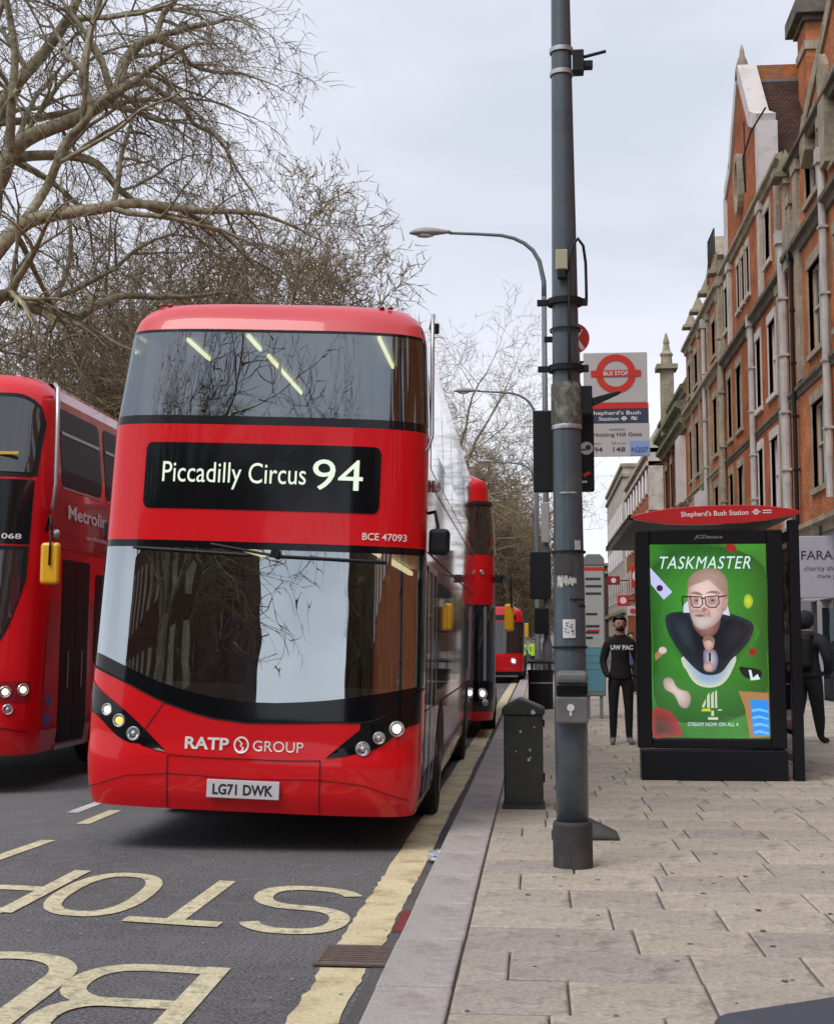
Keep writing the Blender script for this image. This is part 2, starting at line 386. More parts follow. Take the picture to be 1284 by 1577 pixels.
def text_onto(mb, fn, body, x0, x1, z0, h, mi=0, **kw):
    """lay text into box starting (x0,z0) of width x1-x0 and cap height h; fn(x,z)->3-D point"""
    v, f, w = text_geo(body, **kw)
    mb.add([fn(x0 + p[0]/w*(x1-x0), z0 + p[1]*h) for p in v], f, mi)

C0 = Vector((0, 0, CAMZ)); CR = cam.rotation_euler.to_matrix()
def at(px, py, Y):
    """point at street distance Y seen at photo pixel (px,py) (1284 x 1577)"""
    d = CR @ Vector(((px-642)/2100, (788.5-py)/2100, -1)); return C0 + d * (Y/d.y)
# ------------------------------------------------------------------ ground, road, pavement
g = MB(); g.quad((-1500, -300, -.02), (1500, -300, -.02), (1500, 2500, -.02), (-1500, 2500, -.02))
tag(g.build('ground', 'ground'), kind='structure')
g = MB(); g.quad((-9.2, -60, 0), (-.55, -60, 0), (-.55, 420, 0), (-9.2, 420, 0))
tag(g.build('road', 'asphalt'), kind='structure')
g = MB(); g.quad((-400, -60, -.008), (-9.2, -60, -.008), (-9.2, 420, -.008), (-400, 420, -.008))
tag(g.build('green', 'grass'), kind='structure')
g = MB(); g.quad((-.80, -30, .003), (-.60, -30, .003), (-.60, 120, .003), (-.80, 120, .003))
tag(g.build('gutter', 'gutter_asphalt'), kind='structure')

def wobble_strip(mb, x0, x1, y0, y1, z, th=.004, n=24, amp=.008, r=rnd):
    L = [(x0 + r.uniform(-amp, amp), y0 + (y1-y0)*i/n) for i in range(n+1)]
    Rr = [(x1 + r.uniform(-amp, amp), y0 + (y1-y0)*i/n) for i in range(n+1)]
    for i in range(n):
        mb.quad((*L[i], z), (*Rr[i], z), (*Rr[i+1], z), (*L[i+1], z))
yl = MB()
wobble_strip(yl, -1.035, -.80, 7.07, 9.2, .006, amp=.010)
wobble_strip(yl, -1.035, -.80, 9.2, 60, .006, n=120)
tag(yl.build('bay_line', 'yellow_thick'), kind='structure')
yl = MB(); wobble_strip(yl, -1.035, -.82, 3.2, 6.62, .006, amp=.012, n=40)
tag(yl.build('bay_line', 'yellow_thick'), kind='structure')
# red patch of route marking by the kerb
g = MB(); wobble_strip(g, -.79, -.64, 7.45, 8.05, .006, n=8, amp=.01); tag(g.build('red_route_mark', 'red_road'), kind='structure')
# broken yellow lines and a white one left of the bus
dashes = [((-20, 1327), (75, 1294)), ((127, 1269), (178, 1248)), ((207, 1231), (235, 1224))]
def road_pt(px, py, z=.005):
    d = CR @ Vector(((px-642)/2100, (788.5-py)/2100, -1)); t = (z-CAMZ)/d.z; return C0 + d*t
def strip_mark(name, m, a, b, w):
    p, q = road_pt(*a), road_pt(*b); d = (q-p).normalized(); n = Vector((d.y, -d.x, 0))*w/2
    s = MB(); s.quad(p-n, p+n, q+n, q-n); return tag(s.build(name, m), kind='structure')
for a, b in dashes: strip_mark('bay_dash', 'yellow_paint', a, b, .12)
strip_mark('lane_dash', 'white_road', (110, 1252), (192, 1221), .11)

# road lettering, built as strokes of even width, read by the oncoming driver (so upside down to the viewer)
def stroke(mb, pts, w, z=.010, closed=False):
    n = len(pts); L = []; R_ = []
    for i in range(n):
        a = Vector(pts[(i-1) % n] if (closed or i > 0) else pts[0]); b = Vector(pts[(i+1) % n] if (closed or i < n-1) else pts[-1])
        d = (b-a).normalized(); nn = Vector((d.y, -d.x))*w/2; p = Vector(pts[i])
        j = rnd.uniform(-.003, .003); L.append(p-nn*(1+j*8)); R_.append(p+nn*(1+j*8))
    m = n if closed else n-1
    for i in range(m):
        k = (i+1) % n
        mb.quad((*L[i], z), (*R_[i], z), (*R_[k], z), (*L[k], z))
def ell(cx, cy, rx, ry, a0, a1, n=26, p=1.0):
    out = []
    for i in range(n+1):
        t = math.radians(a0+(a1-a0)*i/n); c, s = math.cos(t), math.sin(t)
        out.append((cx+rx*math.copysign(abs(c)**p, c), cy+ry*math.copysign(abs(s)**p, s)))
    return out
W_ = .135
def glyph(ch):
    """unit box 0..1 wide, 0..1 high, as the driver reads it"""
    if ch == 'O': return [(ell(.5, .5, .46, .46, 0, 360, 40, .8)[:-1], True)]
    if ch == 'T': return [([(.0, .96), (1, .96)], False), ([(.5, .96), (.5, 0)], False)]
    if ch == 'S': return [(ell(.5, .73, .44, .24, 20, 270, 20, .85) + ell(.5, .26, .46, .23, 90, -160, 20, .85), False)]
    if ch == 'P': return [([(.08, 0), (.08, 1.0)], False), ([(.08, .96), (.55, .96)] + ell(.55, .72, .40, .24, 90, -90, 14, .85) + [(.08, .48)], False)]
    if ch == 'B': return [([(.08, -.03), (.08, 1.04)], False), ([(.10, .97), (.55, .97)] + ell(.55, .75, .36, .22, 85, -85, 12, .85) + [(.10, .53)], False),
                          ([(.10, .531)] + ell(.55, .28, .42, .25, 85, -85, 14, .85) + [(.10, .03)], False)]
    if ch == 'U': return [([(.06, 1), (.06, .32)] + ell(.5, .32, .44, .29, 180, 360, 20, .9) + [(.94, 1)], False)]
def road_word(word, boxes, wd, ht):
    """each letter is laid out in metres, then fitted to its four corners on the road"""
    mb = MB(); k = 0
    for ch, (fr, fl, nr, nl) in zip(word, boxes):     # far right, far left, near right, near left corners
        FR, FL, NR, NL = [Vector(road_pt(zx/1.945, 1180+zy/1.945)[:2]) for zx, zy in (fr, fl, nr, nl)]
        cc = (FR+FL+NR+NL)/4; FR, FL, NR, NL = [cc+(p-cc)*1.03 for p in (FR, FL, NR, NL)]
        for pts, cl in glyph(ch):
            tmp = MB(); k += 1; stroke(tmp, [(u*wd, v*ht) for u, v in pts], W_, z=.005+.0011*(k % 3), closed=cl)
            V = []
            for x, y, z in tmp.v:
                u, v = x/wd, y/ht; p = (FR*(1-u)+FL*u)*(1-v) + (NR*(1-u)+NL*u)*v; V.append((p.x, p.y, z))
            mb.add(V, tmp.f)
    return mb
tag(road_word('STOP', [((1085, 375), (808, 357), (1005, 505), (705, 490)), ((802, 352), (560, 340), (650, 480), (372, 462)), ((512, 330), (290, 318), (350, 455), (90, 436)), ((262, 316), (30, 305), (30, 438), (-230, 425))], .68, 1.32).build('stop_lettering', 'yellow_paint'), kind='structure')
tag(road_word('BUS', [((675, 614), (300, 592), (478, 836), (10, 815)), ((272, 575), (-130, 555), (-45, 815), (-540, 790)), ((-170, 555), (-560, 540), (-570, 800), (-1040, 780))], .74, 1.30).build('bus_lettering', 'yellow_paint'), kind='structure')

# gully grate between the two ends of the line
gr = empty('gully_grate', (-.90, 6.86, .006), label='rusty iron gully grate across the yellow line by the kerb', cat='drain cover')
f = MB(); f.box(-.19, .21, -.21, -.18, 0, .012); f.box(-.19, .21, .18, .21, 0, .012); f.box(-.19, -.165, -.18, .18, 0, .012); f.box(.185, .21, -.18, .18, 0, .012)
mat('rust', (.15, .11, .095), .8, n_scale=20, n_amt=.3); mat('pit', (.01, .01, .01), .9)
f.build('frame', 'rust', gr, bevel=.002)
f = MB(); f.quad((-.165, -.18, .002), (.185, -.18, .002), (.185, .18, .002), (-.165, .18, .002)); f.build('pit', 'pit', gr)
for k in range(9):
    f = MB(); y = -.16 + k*.04; f.box(-.165, .185, y-.011, y+.011, .003, .010); f.build('bar', 'rust', gr)

# kerb
kerb = MB(); kerb.box(-.68, -.37, -30, 130, 0.0, .105); kb = tag(kerb.build('kerb', 'joint'), kind='structure')
y = 2.2; KL = .915
km = MB(); km.box(-.160, .160, -KL/2+.006, KL/2-.006, -.03, .128); ko = km.build('kerb_stone', 'kerb', kb, bevel=.012, loc=(-.525, 2.6, 0))
first = True
for i in range(1, 110):
    c = ko.copy(); COL.objects.link(c); c.location = (-.525 + rnd.uniform(-.002, .002), 2.6 + i*KL, rnd.uniform(-.002, .002))
# pavement
PV = .12
pv = MB(); pv.quad((-.37, -30, PV-.018), (7.4, -30, PV-.018), (7.4, 260, PV-.018), (-.37, 260, PV-.018))
pav = tag(pv.build('pavement', 'joint'), kind='structure')
WID = [.44, .50, .57, .66, .82]
slab_me = {}
def slab_geo(w, d, j):
    mb = MB(); a, b = w/2-.006, d/2-.0065; i = .010; t = 0; lo = -.03
    c = lambda s: s + random.Random(j).uniform(-.002, .002)
    vs = [(-a, -b, lo), (a, -b, lo), (a, b, lo), (-a, b, lo), (-a, -b, t-.005), (a, -b, t-.005), (a, b, t-.005), (-a, b, t-.005),
          (-a+i, -b+i, t), (a-i, -b+i, t), (a-i, b-i, t), (-a+i, b-i, t)]
    mb.add(vs, [(0, 1, 5, 4), (1, 2, 6, 5), (2, 3, 7, 6), (3, 0, 4, 7), (4, 5, 9, 8), (5, 6, 10, 9), (6, 7, 11, 10), (7, 4, 8, 11), (8, 9, 10, 11)])
    return mb
slabs = []; y = 2.75; row = 0; r = random.Random(11)
while y < 60:
    d = .54; x = -.36 - r.uniform(0, .35)
    while x < 7.1:
        k = r.randrange(5); w = WID[k]
        x0 = max(x, -.36); x1 = min(x+w, 7.15)
        if x1-x0 > .12: slabs.append((x0, x1, y, y+d, k if (x1-x0 > w-.001) else -1))
        x += w
    y += d; row += 1
def vis(s):
    cxs, cys = (s[0]+s[1])/2, (s[2]+s[3])/2
    return cys > 4.2 and cxs < .2227*cys + .45 and not (1.0 < cxs < 2.5 and 15 < cys < 20)
near = [s for s in slabs if vis(s)]; near = near[:296]; ns = set(near)
for s in near:
    w, d = s[1]-s[0], s[3]-s[2]; key = (round(w, 3), round(d, 3))
    if key not in slab_me:
        o = slab_geo(w, d, 0).build('paving_slab', 'slab', pav, uv=False); slab_me[key] = o.data
    else:
        o = bpy.data.objects.new('paving_slab', slab_me[key]); COL.objects.link(o); o.parent = pav
    o.location = ((s[0]+s[1])/2, (s[2]+s[3])/2, PV + r.uniform(-.003, .002))
    o.rotation_euler = (r.uniform(-.003, .003), r.uniform(-.003, .003), r.uniform(-.003, .003) + (PI if False else 0))
rest = MB()
for s in slabs:
    if s in ns: continue
    gg = slab_geo(s[1]-s[0], s[3]-s[2], 0); cx_, cy_, cz_ = (s[0]+s[1])/2, (s[2]+s[3])/2, PV + r.uniform(-.003, .002)
    rest.add([(v[0]+cx_, v[1]+cy_, v[2]+cz_) for v in gg.v], gg.f)
tag(rest.build('distant_paving', 'slab', pav, uv=False, fix=False), kind='stuff')

gs = MB(); r = random.Random(77)
for k in range(210):
    Y = r.uniform(4.3, 20); X = r.uniform(-.34, .225*Y+.4); q = r.uniform(.006, .019)
    gs.poly([(X+q*r.uniform(.7, 1.2)*math.cos(a), Y+q*r.uniform(.7, 1.2)*math.sin(a), PV+.0035) for a in [2*PI*i/7 for i in range(7)]])
mat('gum', (.16, .14, .125), .8, n_scale=3, n_amt=.4, coord='Object')
tag(gs.build('gum_spots', 'gum', pav, fix=False), kind='stuff')
gs = MB()
for k in range(260):
    Y = r.uniform(4.5, 11); X = r.uniform(-4, -.62); q = r.uniform(.004, .012)
    gs.poly([(X+q*r.uniform(.6, 1.2)*math.cos(a), Y+q*r.uniform(.6, 1.2)*math.sin(a), .010) for a in [2*PI*i/5 for i in range(5)]])
mat('grit', (.38, .36, .33), .8)
tag(gs.build('loose_grit', 'grit', fix=False), label='pale loose grit and small chippings scattered over the asphalt', cat='grit', kind='stuff')
# ------------------------------------------------------------------ bus bodies
def lerp_tab(tab, z):
    if z <= tab[0][0]: return tab[0][1]
    for (a, va), (b, vb) in zip(tab, tab[1:]):
        if z <= b: return va + (vb-va)*(z-a)/(b-a)
    return tab[-1][1]
class Shell:
    """front = superellipse in plan, half width W(z), set back G(z); sides run straight back to length L"""
    def __init__(s, W, G, D, e, L, zt): s.W, s.G, s.D, s.e, s.L, s.zt = W, G, D, e, L, zt
    def P(s, t, z, off=0.0):
        W = lerp_tab(s.W, z); G = lerp_tab(s.G, z)
        th = max(-1, min(1, t))*math.pi/2
        sn, cs = math.sin(th), math.cos(th)
        x = W*math.copysign(abs(sn)**s.e, sn); y = G + s.D*(1-max(cs, 0)**s.e)
        # outward normal of the superellipse
        n = 2/s.e
        nx = math.copysign(abs(x/W)**(n-1)/W, x); ny = -(max(0, (1-(y-G)/s.D))**(n-1))/s.D
        l = math.hypot(nx, ny) or 1
        return (x+nx/l*off, y+ny/l*off, z)
    def F(s, x, z, off=0.0):
        W = lerp_tab(s.W, z); q = max(-1, min(1, x/W))
        th = math.asin(abs(q)**(1/s.e)); return s.P(math.copysign(th/(math.pi/2), q), z, off)
    def tx(s, x, z):
        W = lerp_tab(s.W, z); q = max(-1, min(1, x/W)); return math.copysign(math.asin(abs(q)**(1/s.e))/(math.pi/2), q)

def cv(c):
    """curve z(x): number, or table in |x| or x"""
    if callable(c): return c
    if isinstance(c, (int, float)): return lambda x: c
    return lambda x: lerp_tab(c, x)
def smooth_tab(tab):
    """catmull-rom through table"""
    def f(x):
        if x <= tab[0][0]: return tab[0][1]
        if x >= tab[-1][0]: return tab[-1][1]
        for i in range(len(tab)-1):
            if x <= tab[i+1][0]:
                x0, y0 = tab[i]; x1, y1 = tab[i+1]; h = x1-x0; u = (x-x0)/h
                m0 = (y1-(tab[i-1][1] if i > 0 else y0))/((x1-(tab[i-1][0] if i > 0 else x0)) or 1)
                m1 = ((tab[i+2][1] if i+2 < len(tab) else y1)-y0)/(((tab[i+2][0] if i+2 < len(tab) else x1)-x0) or 1)
                return (2*u**3-3*u*u+1)*y0+(u**3-2*u*u+u)*h*m0+(-2*u**3+3*u*u)*y1+(u**3-u*u)*h*m1
    return f
def strip(mb, S, zlo, zhi, t0=-1.0, t1=1.0, nt=56, nz=4, off=0.0, mi=0):
    """patch of the front between curves zlo(x) and zhi(x), from t0 to t1"""
    zlo, zhi = cv(zlo), cv(zhi); V = []
    for i in range(nt+1):
        t = t0+(t1-t0)*i/nt; x = S.P(t, 1.5)[0]
        a, b = zlo(x), zhi(x)
        for j in range(nz+1): V.append(S.P(t, a+(b-a)*j/nz, off))
    F_ = [(i*(nz+1)+j, (i+1)*(nz+1)+j, (i+1)*(nz+1)+j+1, i*(nz+1)+j+1) for i in range(nt) for j in range(nz)]
    mb.add(V, F_, mi)
def xstrip(mb, S, x0, x1, zlo, zhi, nx=24, nz=3, off=.004, mi=0):
    zlo, zhi = cv(zlo), cv(zhi); V = []
    for i in range(nx+1):
        x = x0+(x1-x0)*i/nx; a, b = zlo(x), zhi(x)
        for j in range(nz+1): z = a+(b-a)*j/nz; V.append(S.F(x, z, off))
    mb.add(V, [(i*(nz+1)+j, (i+1)*(nz+1)+j, (i+1)*(nz+1)+j+1, i*(nz+1)+j+1) for i in range(nx) for j in range(nz)], mi)
def round_rect(x0, x1, z0, z1, r):
    lo = lambda x: z0 + (r-math.sqrt(max(0, r*r-(max(0, x0+r-x, x-(x1-r)))**2)))
    hi = lambda x: z1 - (r-math.sqrt(max(0, r*r-(max(0, x0+r-x, x-(x1-r)))**2)))
    return lo, hi
def side_rows(S, z0, z1): 
    zs = [z0]+[z for z, _ in S.W if z0 < z < z1]+[z1]; return zs
def side(mb, S, sgn, y0, y1, z0, z1, off=0.0, mi=0, front=False, r=0.0, ny=1):
    """part of the flat side; front=True starts at the end of the curved corner"""
    zs = side_rows(S, z0, z1)
    if r:
        n = 6; arc = [r*(1-math.cos(math.pi/2*k/n)) for k in range(n+1)]
        rows = sorted(set([round(z0+a, 5) for a in arc]+[round(z1-a, 5) for a in arc]+[z for z in zs if z0+r < z < z1-r]))
        def inset(z):
            d = max(0, z0+r-z, z-(z1-r)); return r-math.sqrt(max(0, r*r-d*d))
        for a, b in zip(rows, rows[1:]):
            ia, ib = inset(a), inset(b); wa, wb = lerp_tab(S.W, a)+off, lerp_tab(S.W, b)+off
            mb.quad((sgn*wa, y0+ia, a), (sgn*wa, y1-ia, a), (sgn*wb, y1-ib, b), (sgn*wb, y0+ib, b), mi)
        return
    for a, b in zip(zs, zs[1:]):
        ya = S.P(1, a)[1] if front else y0; yb = S.P(1, b)[1] if front else y0
        wa, wb = lerp_tab(S.W, a)+off, lerp_tab(S.W, b)+off
        mb.quad((sgn*wa, ya, a), (sgn*wa, y1, a), (sgn*wb, y1, b), (sgn*wb, yb, b), mi)
def side_line(mb, S, sgn, y0, y1, z0, z1, w=.012, off=.006, mi=0):
    if abs(y1-y0) > abs(z1-z0): side(mb, S, sgn, y0, y1, z0-w/2, z0+w/2, off, mi)
    else: side(mb, S, sgn, y0-w/2, y0+w/2, z0, z1, off, mi)
def front_text(S, root, name, m, body, x0, x1, z0, h, off=.012, **kw):
    mb = MB(); text_onto(mb, lambda x, z: S.F(x, z, off), body, x0, x1, z0, h, **kw)
    return mb.build(name, m, root, fix=False)
def lamp(S, root, x, z, r, m, off=.008, ring='chrome'):
    p = S.F(x, z, off); q = S.F(x, z, off+.05); d = (Vector(q)-Vector(p)).normalized()
    R = d.to_track_quat('Z', 'Y').to_matrix()
    o = MB(); o.lathe([(r*1.18, -.01), (r*1.18, .008), (r*1.0, .012), (r*1.0, .004)], 20, p, R, cap=False)
    b = o.build('headlight', ring, root, smooth=True)
    o = MB(); o.lathe([(r*1.02, .006), (r*.85, .003), (r*.6, .0015), (.001, .001)], 20, p, R, cap=False); o.build('reflector', 'chrome', b, smooth=True)
    k = .66 if m != 'lamp_lens' else .45
    o = MB(); o.lathe([(r*k, .002), (r*k*.9, .010), (r*k*.5, .016), (.001, .018)], 20, p, R, cap=False)
    o.build('lens', m, b, smooth=True); return b
def wheel(S, root, sgn, y, R=.50, arch=.60, w=.28):
    mb = MB(); n = 20
    pts = [(y+arch*math.cos(a), .22 if False else R*.9+arch*math.sin(a)) for a in [math.pi*k/n for k in range(n+1)]]
    pts = [(pts[0][0], .27)] + pts + [(pts[-1][0], .27)]
    mb.poly([(sgn*(lerp_tab(S.W, z)+.006), yy, z) for yy, z in pts]); mb.build('wheel_arch', 'rubber', root)
    mb = MB(); RR = Matrix.Rotation(math.pi/2, 3, 'Y')
    x1 = sgn*(1.262); x0 = sgn*(1.262-w)
    prof = [(R*.55, 0), (R*.93, 0), (R, .03), (R, w-.03), (R*.93, w), (R*.55, w)]
    o = mb.lathe(prof, 28, (min(x0, x1)+(.012 if sgn > 0 else -.012), y, R), RR); t = mb.build('wheel', 'tyre', root, smooth=False)
    mb = MB(); mb.lathe([(R*.54, 0), (R*.5, -.03), (R*.2, -.07), (R*.18, .01), (.001, .01)], 20, (sgn*1.285, y, R), Matrix.Rotation(math.pi/2*sgn, 3, 'Y'), cap=False)
    mb.build('rim', 'rim', t, smooth=True)

def bus_shell(S, root, red='bus_red', side_red='bus_red_side', roof='bus_red_roof', z_bot=.30, open_front=True, bands=()):
    """side walls, roof, back wall, underside"""
    for sgn in (1, -1):
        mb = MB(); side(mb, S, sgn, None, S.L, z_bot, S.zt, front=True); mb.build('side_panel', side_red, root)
    mb = MB(); zt = S.zt; n = 24
    pts = [S.P(-1+2*i/n, zt) for i in range(n+1)]; W = lerp_tab(S.W, zt)
    mb.poly(pts+[(W, S.L, zt), (-W, S.L, zt)]); mb.build('roof', roof, root)
    mb = MB(); zs = side_rows(S, z_bot, zt)
    for a, b in zip(zs, zs[1:]):
        wa, wb = lerp_tab(S.W, a), lerp_tab(S.W, b); mb.quad((-wa, S.L, a), (wa, S.L, a), (wb, S.L, b), (-wb, S.L, b))
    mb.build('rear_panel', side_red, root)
    mb = MB(); Wb = lerp_tab(S.W, z_bot)-.02
    mb.poly([S.P(-1+2*i/n, z_bot+.03, -.03) for i in range(n+1)]+[(Wb, S.L-.02, z_bot+.03), (-Wb, S.L-.02, z_bot+.03)]); mb.build('underside', 'rubber', root)

# ================= route 94 bus
SA = Shell([(.30, 1.235), (.42, 1.262), (.6, 1.275), (1.2, 1.275), (2.30, 1.25), (3.20, 1.235), (3.98, 1.18), (4.08, 1.155), (4.17, 1.10), (4.23, 1.02), (4.26, .93)],
           [(.30, .06), (.42, .015), (.60, 0), (.72, .0), (.76, .02), (1.0, .02), (2.30, .10), (3.20, .14), (3.98, .30), (4.08, .34), (4.17, .41), (4.23, .50), (4.26, .62)],
           .42, .55, 10.9, 4.26)
busA = empty('double_decker_bus', (-2.18, 10.02, .006), (0, .0358, .0101),
    label='big red double-decker bus at the kerb showing Piccadilly Circus and 94 on its front', cat='bus')
mask_lo = smooth_tab([(-1.275, 1.33), (-1.18, 1.30), (-.93, 1.205), (-.612, 1.07), (-.23, .967), (.0, .948), (.23, .955), (.612, .975), (.93, 1.0), (1.18, 1.16), (1.275, 1.24)])
glass_lo = smooth_tab([(-1.275, 1.44), (-1.15, 1.41), (-.655, 1.225), (-.25, 1.13), (0, 1.105), (.25, 1.11), (.655, 1.15), (1.15, 1.24), (1.275, 1.27)])
mb = MB(); strip(mb, SA, .30, mask_lo, nz=12); mb.build('bumper', 'bus_red', busA, smooth=True)
mb = MB(); strip(mb, SA, mask_lo, glass_lo, nz=3); mb.build('windscreen_mask', 'black_gloss', busA, smooth=True)
mb = MB(); strip(mb, SA, mask_lo, lambda x: mask_lo(x)+.012, nz=1, off=.006); mb.build('trim', 'black_plastic', busA, smooth=True)
mb = MB(); strip(mb, SA, glass_lo, 2.245, nz=10, nt=80); mb.build('windscreen', 'windscreen', busA, smooth=True)
mb = MB(); strip(mb, SA, 2.245, 2.30, nz=1); mb.build('windscreen_top_band', 'black_gloss', busA, smooth=True)
mb = MB(); strip(mb, SA, 2.30, 3.20, nz=6); mb.build('front_panel', 'bus_red', busA, smooth=True)
mb = MB(); strip(mb, SA, 3.20, 3.27, nz=1); strip(mb, SA, 3.955, 3.98, nz=1); mb.build('upper_window_surround', 'black_gloss', busA, smooth=True)
mb = MB(); strip(mb, SA, 3.27, 3.955, nz=6, nt=80); mb.build('upper_window', 'upper_glass', busA, smooth=True)
mb = MB(); strip(mb, SA, 3.98, 4.26, nz=8); mb.build('roof_dome', 'bus_red_roof', busA, smooth=True)
bus_shell(SA, busA)
# dark pillars where the glass wraps the corner
for s in (-1, 1):
    mb = MB(); strip(mb, SA, glass_lo, 2.245, t0=.80*s, t1=1.0*s, nt=8, off=.004); mb.build('windscreen_pillar', 'black_gloss', busA, smooth=True)
    mb = MB(); strip(mb, SA, 3.27, 3.955, t0=.86*s, t1=1.0*s, nt=6, off=.004); mb.build('upper_pillar', 'black_gloss', busA, smooth=True)
# destination display: recess panel, glass look and lettering
lo, hi = round_rect(-.91, .905, 2.545, 3.055, .05)
mb = MB(); xstrip(mb, SA, -.91, .905, lo, hi, nx=150, off=.006); dd = mb.build('destination_display', 'black_gloss', busA, smooth=True)
front_text(SA, dd, 'display_text', 'led_text', 'Piccadilly Circus', -.765, .345, 2.75, .165, off=.012)
front_text(SA, dd, 'display_number', 'led_text', '94', .395, .775, 2.715, .245, off=.012)
front_text(SA, busA, 'fleet_number', 'white_print', 'BCE 47093', .79, 1.115, 2.345, .055, bold=.01)
# front lettering with roundel
front_text(SA, busA, 'operator_lettering', 'white_print', 'RATP', -.455, -.125, .752, .088, bold=.028)
front_text(SA, busA, 'operator_lettering', 'white_print', 'GROUP', .055, .43, .752, .08)
mb = MB(); ring = [(-.032+.058*math.cos(a), .792+.062*math.sin(a)) for a in [2*PI*k/28 for k in range(28)]]
rin = [(-.032+.044*math.cos(a), .792+.048*math.sin(a)) for a in [2*PI*k/28 for k in range(28)]]
for k in range(28):
    a, b = ring[k], ring[(k+1) % 28]; c, d = rin[(k+1) % 28], rin[k]
    mb.quad(*[SA.F(*p, .012) for p in (a, b, c, d)])
face = [(-.060, .832), (-.028, .800), (-.040, .785), (-.020, .775), (-.024, .752), (-.044, .742)]
for a, b in zip(face, face[1:]):
    mb.quad(SA.F(a[0]-.006, a[1], .012), SA.F(b[0]-.006, b[1], .012), SA.F(b[0]+.008, b[1], .012), SA.F(a[0]+.008, a[1], .012))
mb.build('operator_emblem', 'white_print', busA)
# headlight clusters (slanting black glass triangles)
top = smooth_tab([(-1.262, 1.235), (-1.2, 1.18), (-.89, .975), (-.60, .725)]); bot = smooth_tab([(-1.262, .99), (-1.165, .955), (-.957, .80), (-.75, .745), (-.60, .72)])
for s in (-1, 1):
    mb = MB(); V = []; n = 26
    for i in range(n+1):
        tt = SA.tx(-1.262, 1)+(SA.tx(-.60, 1)-SA.tx(-1.262, 1))*i/n; x = SA.P(tt, 1)[0]
        for j in range(4):
            z = bot(x)+(top(x)-bot(x))*j/3; V.append(SA.P(tt if s < 0 else -tt, z, .006))
    mb.add(V, [(i*4+j, (i+1)*4+j, (i+1)*4+j+1, i*4+j+1) for i in range(n) for j in range(3)])
    mb.build('headlight_cluster', 'black_gloss', busA, smooth=True)
# the mask runs on into the cluster on the near side
mb = MB(); V = []; n = 16
for i in range(n+1):
    tt = SA.tx(.84, 1)+(1-SA.tx(.84, 1))*i/n; x = SA.P(tt, 1)[0]
    for j in range(3):
        z = top(-min(x, 1.262))-.01+(mask_lo(x)+.02-top(-min(x, 1.262)))*j/2; V.append(SA.P(tt, z, .004))
mb.add(V, [(i*3+j, (i+1)*3+j, (i+1)*3+j+1, i*3+j+1) for i in range(n) for j in range(2)]); mb.build('windscreen_mask', 'black_gloss', busA, smooth=True)
for x, z, r_, m_ in ((-1.079, 1.006, .040, 'lamp_lit'), (-.976, .93, .043, 'lamp_amber'), (-.856, .84, .045, 'lamp_lens'), (1.103, .949, .050, 'lamp_lit'), (.979, .88, .040, 'lamp_lens'), (.865, .797, .046, 'lamp_lens')):
    lamp(SA, busA, x, z, r_, m_, ring='silver')
# bumper seams
def seam(S, root, pts, w=.008, m='seam', off=.006):
    mb = MB()
    for (a, b) in zip(pts, pts[1:]):
        n = 6
        for k in range(n):
            p = (a[0]+(b[0]-a[0])*k/n, a[1]+(b[1]-a[1])*k/n); q = (a[0]+(b[0]-a[0])*(k+1)/n, a[1]+(b[1]-a[1])*(k+1)/n)
            d = Vector((q[0]-p[0], q[1]-p[1])).normalized(); nn = (d.y*w/2, -d.x*w/2)
            mb.quad(S.F(p[0]-nn[0], p[1]-nn[1], off), S.F(q[0]-nn[0], q[1]-nn[1], off), S.F(q[0]+nn[0], q[1]+nn[1], off), S.F(p[0]+nn[0], p[1]+nn[1], off))
    return mb.build('panel_seam', m, root)
seam(SA, busA, [(-.58, .70), (-.575, .31)]); seam(SA, busA, [(.56, .70), (.56, .31)])
seam(SA, busA, [(-.78, .86), (-.64, 1.075)]); seam(SA, busA, [(-.58, .70), (-.3, .69), (.3, .69), (.56, .70)])
seam(SA, busA, [(-1.22, .42), (-.9, .53), (-.58, .56)], .006); seam(SA, busA, [(-.58, .56), (0, .545), (.56, .56)], .006); seam(SA, busA, [(.56, .56), (.88, .53), (1.2, .42)], .006)
mb = MB(); mb.box(-.27, .27, -.014, 0, -.066, .066, 0); npl = mb.build('number_plate', 'plate_white', busA, bevel=.004, loc=(0, -.006, .47))
mb = MB(); text_onto(mb, lambda x, z: (x, -.016, z), 'LG71 DWK', -.225, .225, -.038, .076, bold=.03); mb.build('plate_text', 'plate_black', npl, fix=False)
# roof markers, tree guard rail, mirror
for x in (-.93, .86):
    for k in (-.035, .035):
        mb = MB(); mb.lathe([(.022, 0), (.02, .018), (.006, .026)], 10, (x+k, SA.F(x, 4.21)[1]-.005, 4.215)); mb.build('marker_lamp', 'bus_red_dark', busA, smooth=True)
P = [(1.20, .80, 4.12), (1.225, .72, 4.22), (1.225, .66, 4.18), (1.235, .60, 3.9), (1.25, .55, 3.5), (1.262, .50, 3.2), (1.235, .42, 3.08), (1.15, .30, 3.045)]
mb = MB(); mb.tube(P, .016, 10); mb.build('tree_guard', 'silver', busA, smooth=True)
mb = MB(); mb.box(1.20, 1.27, .74, .80, 4.08, 4.16); mb.build('guard_bracket', 'black_plastic', busA, bevel=.01)
mb = MB(); mb.box(1.27, 1.43, .40, .56, 2.27, 2.47); mi_ = mb.build('mirror', 'black_plastic', busA, bevel=.035, bseg=4)
mb = MB(); mb.tube([(1.2, .7, 2.6), (1.30, .62, 2.62), (1.33, .52, 2.5), (1.33, .5, 2.4)], .014, 8); mb.build('mirror_arm', 'black_plastic', mi_, smooth=True)
mb = MB(); mb.lathe([(.05, 0), (.05, .05), (.03, .07)], 14, (1.245, .9, 2.85), Matrix.Rotation(PI/2, 3, 'Y')); mb.build('side_camera', 'silver', busA, smooth=True)
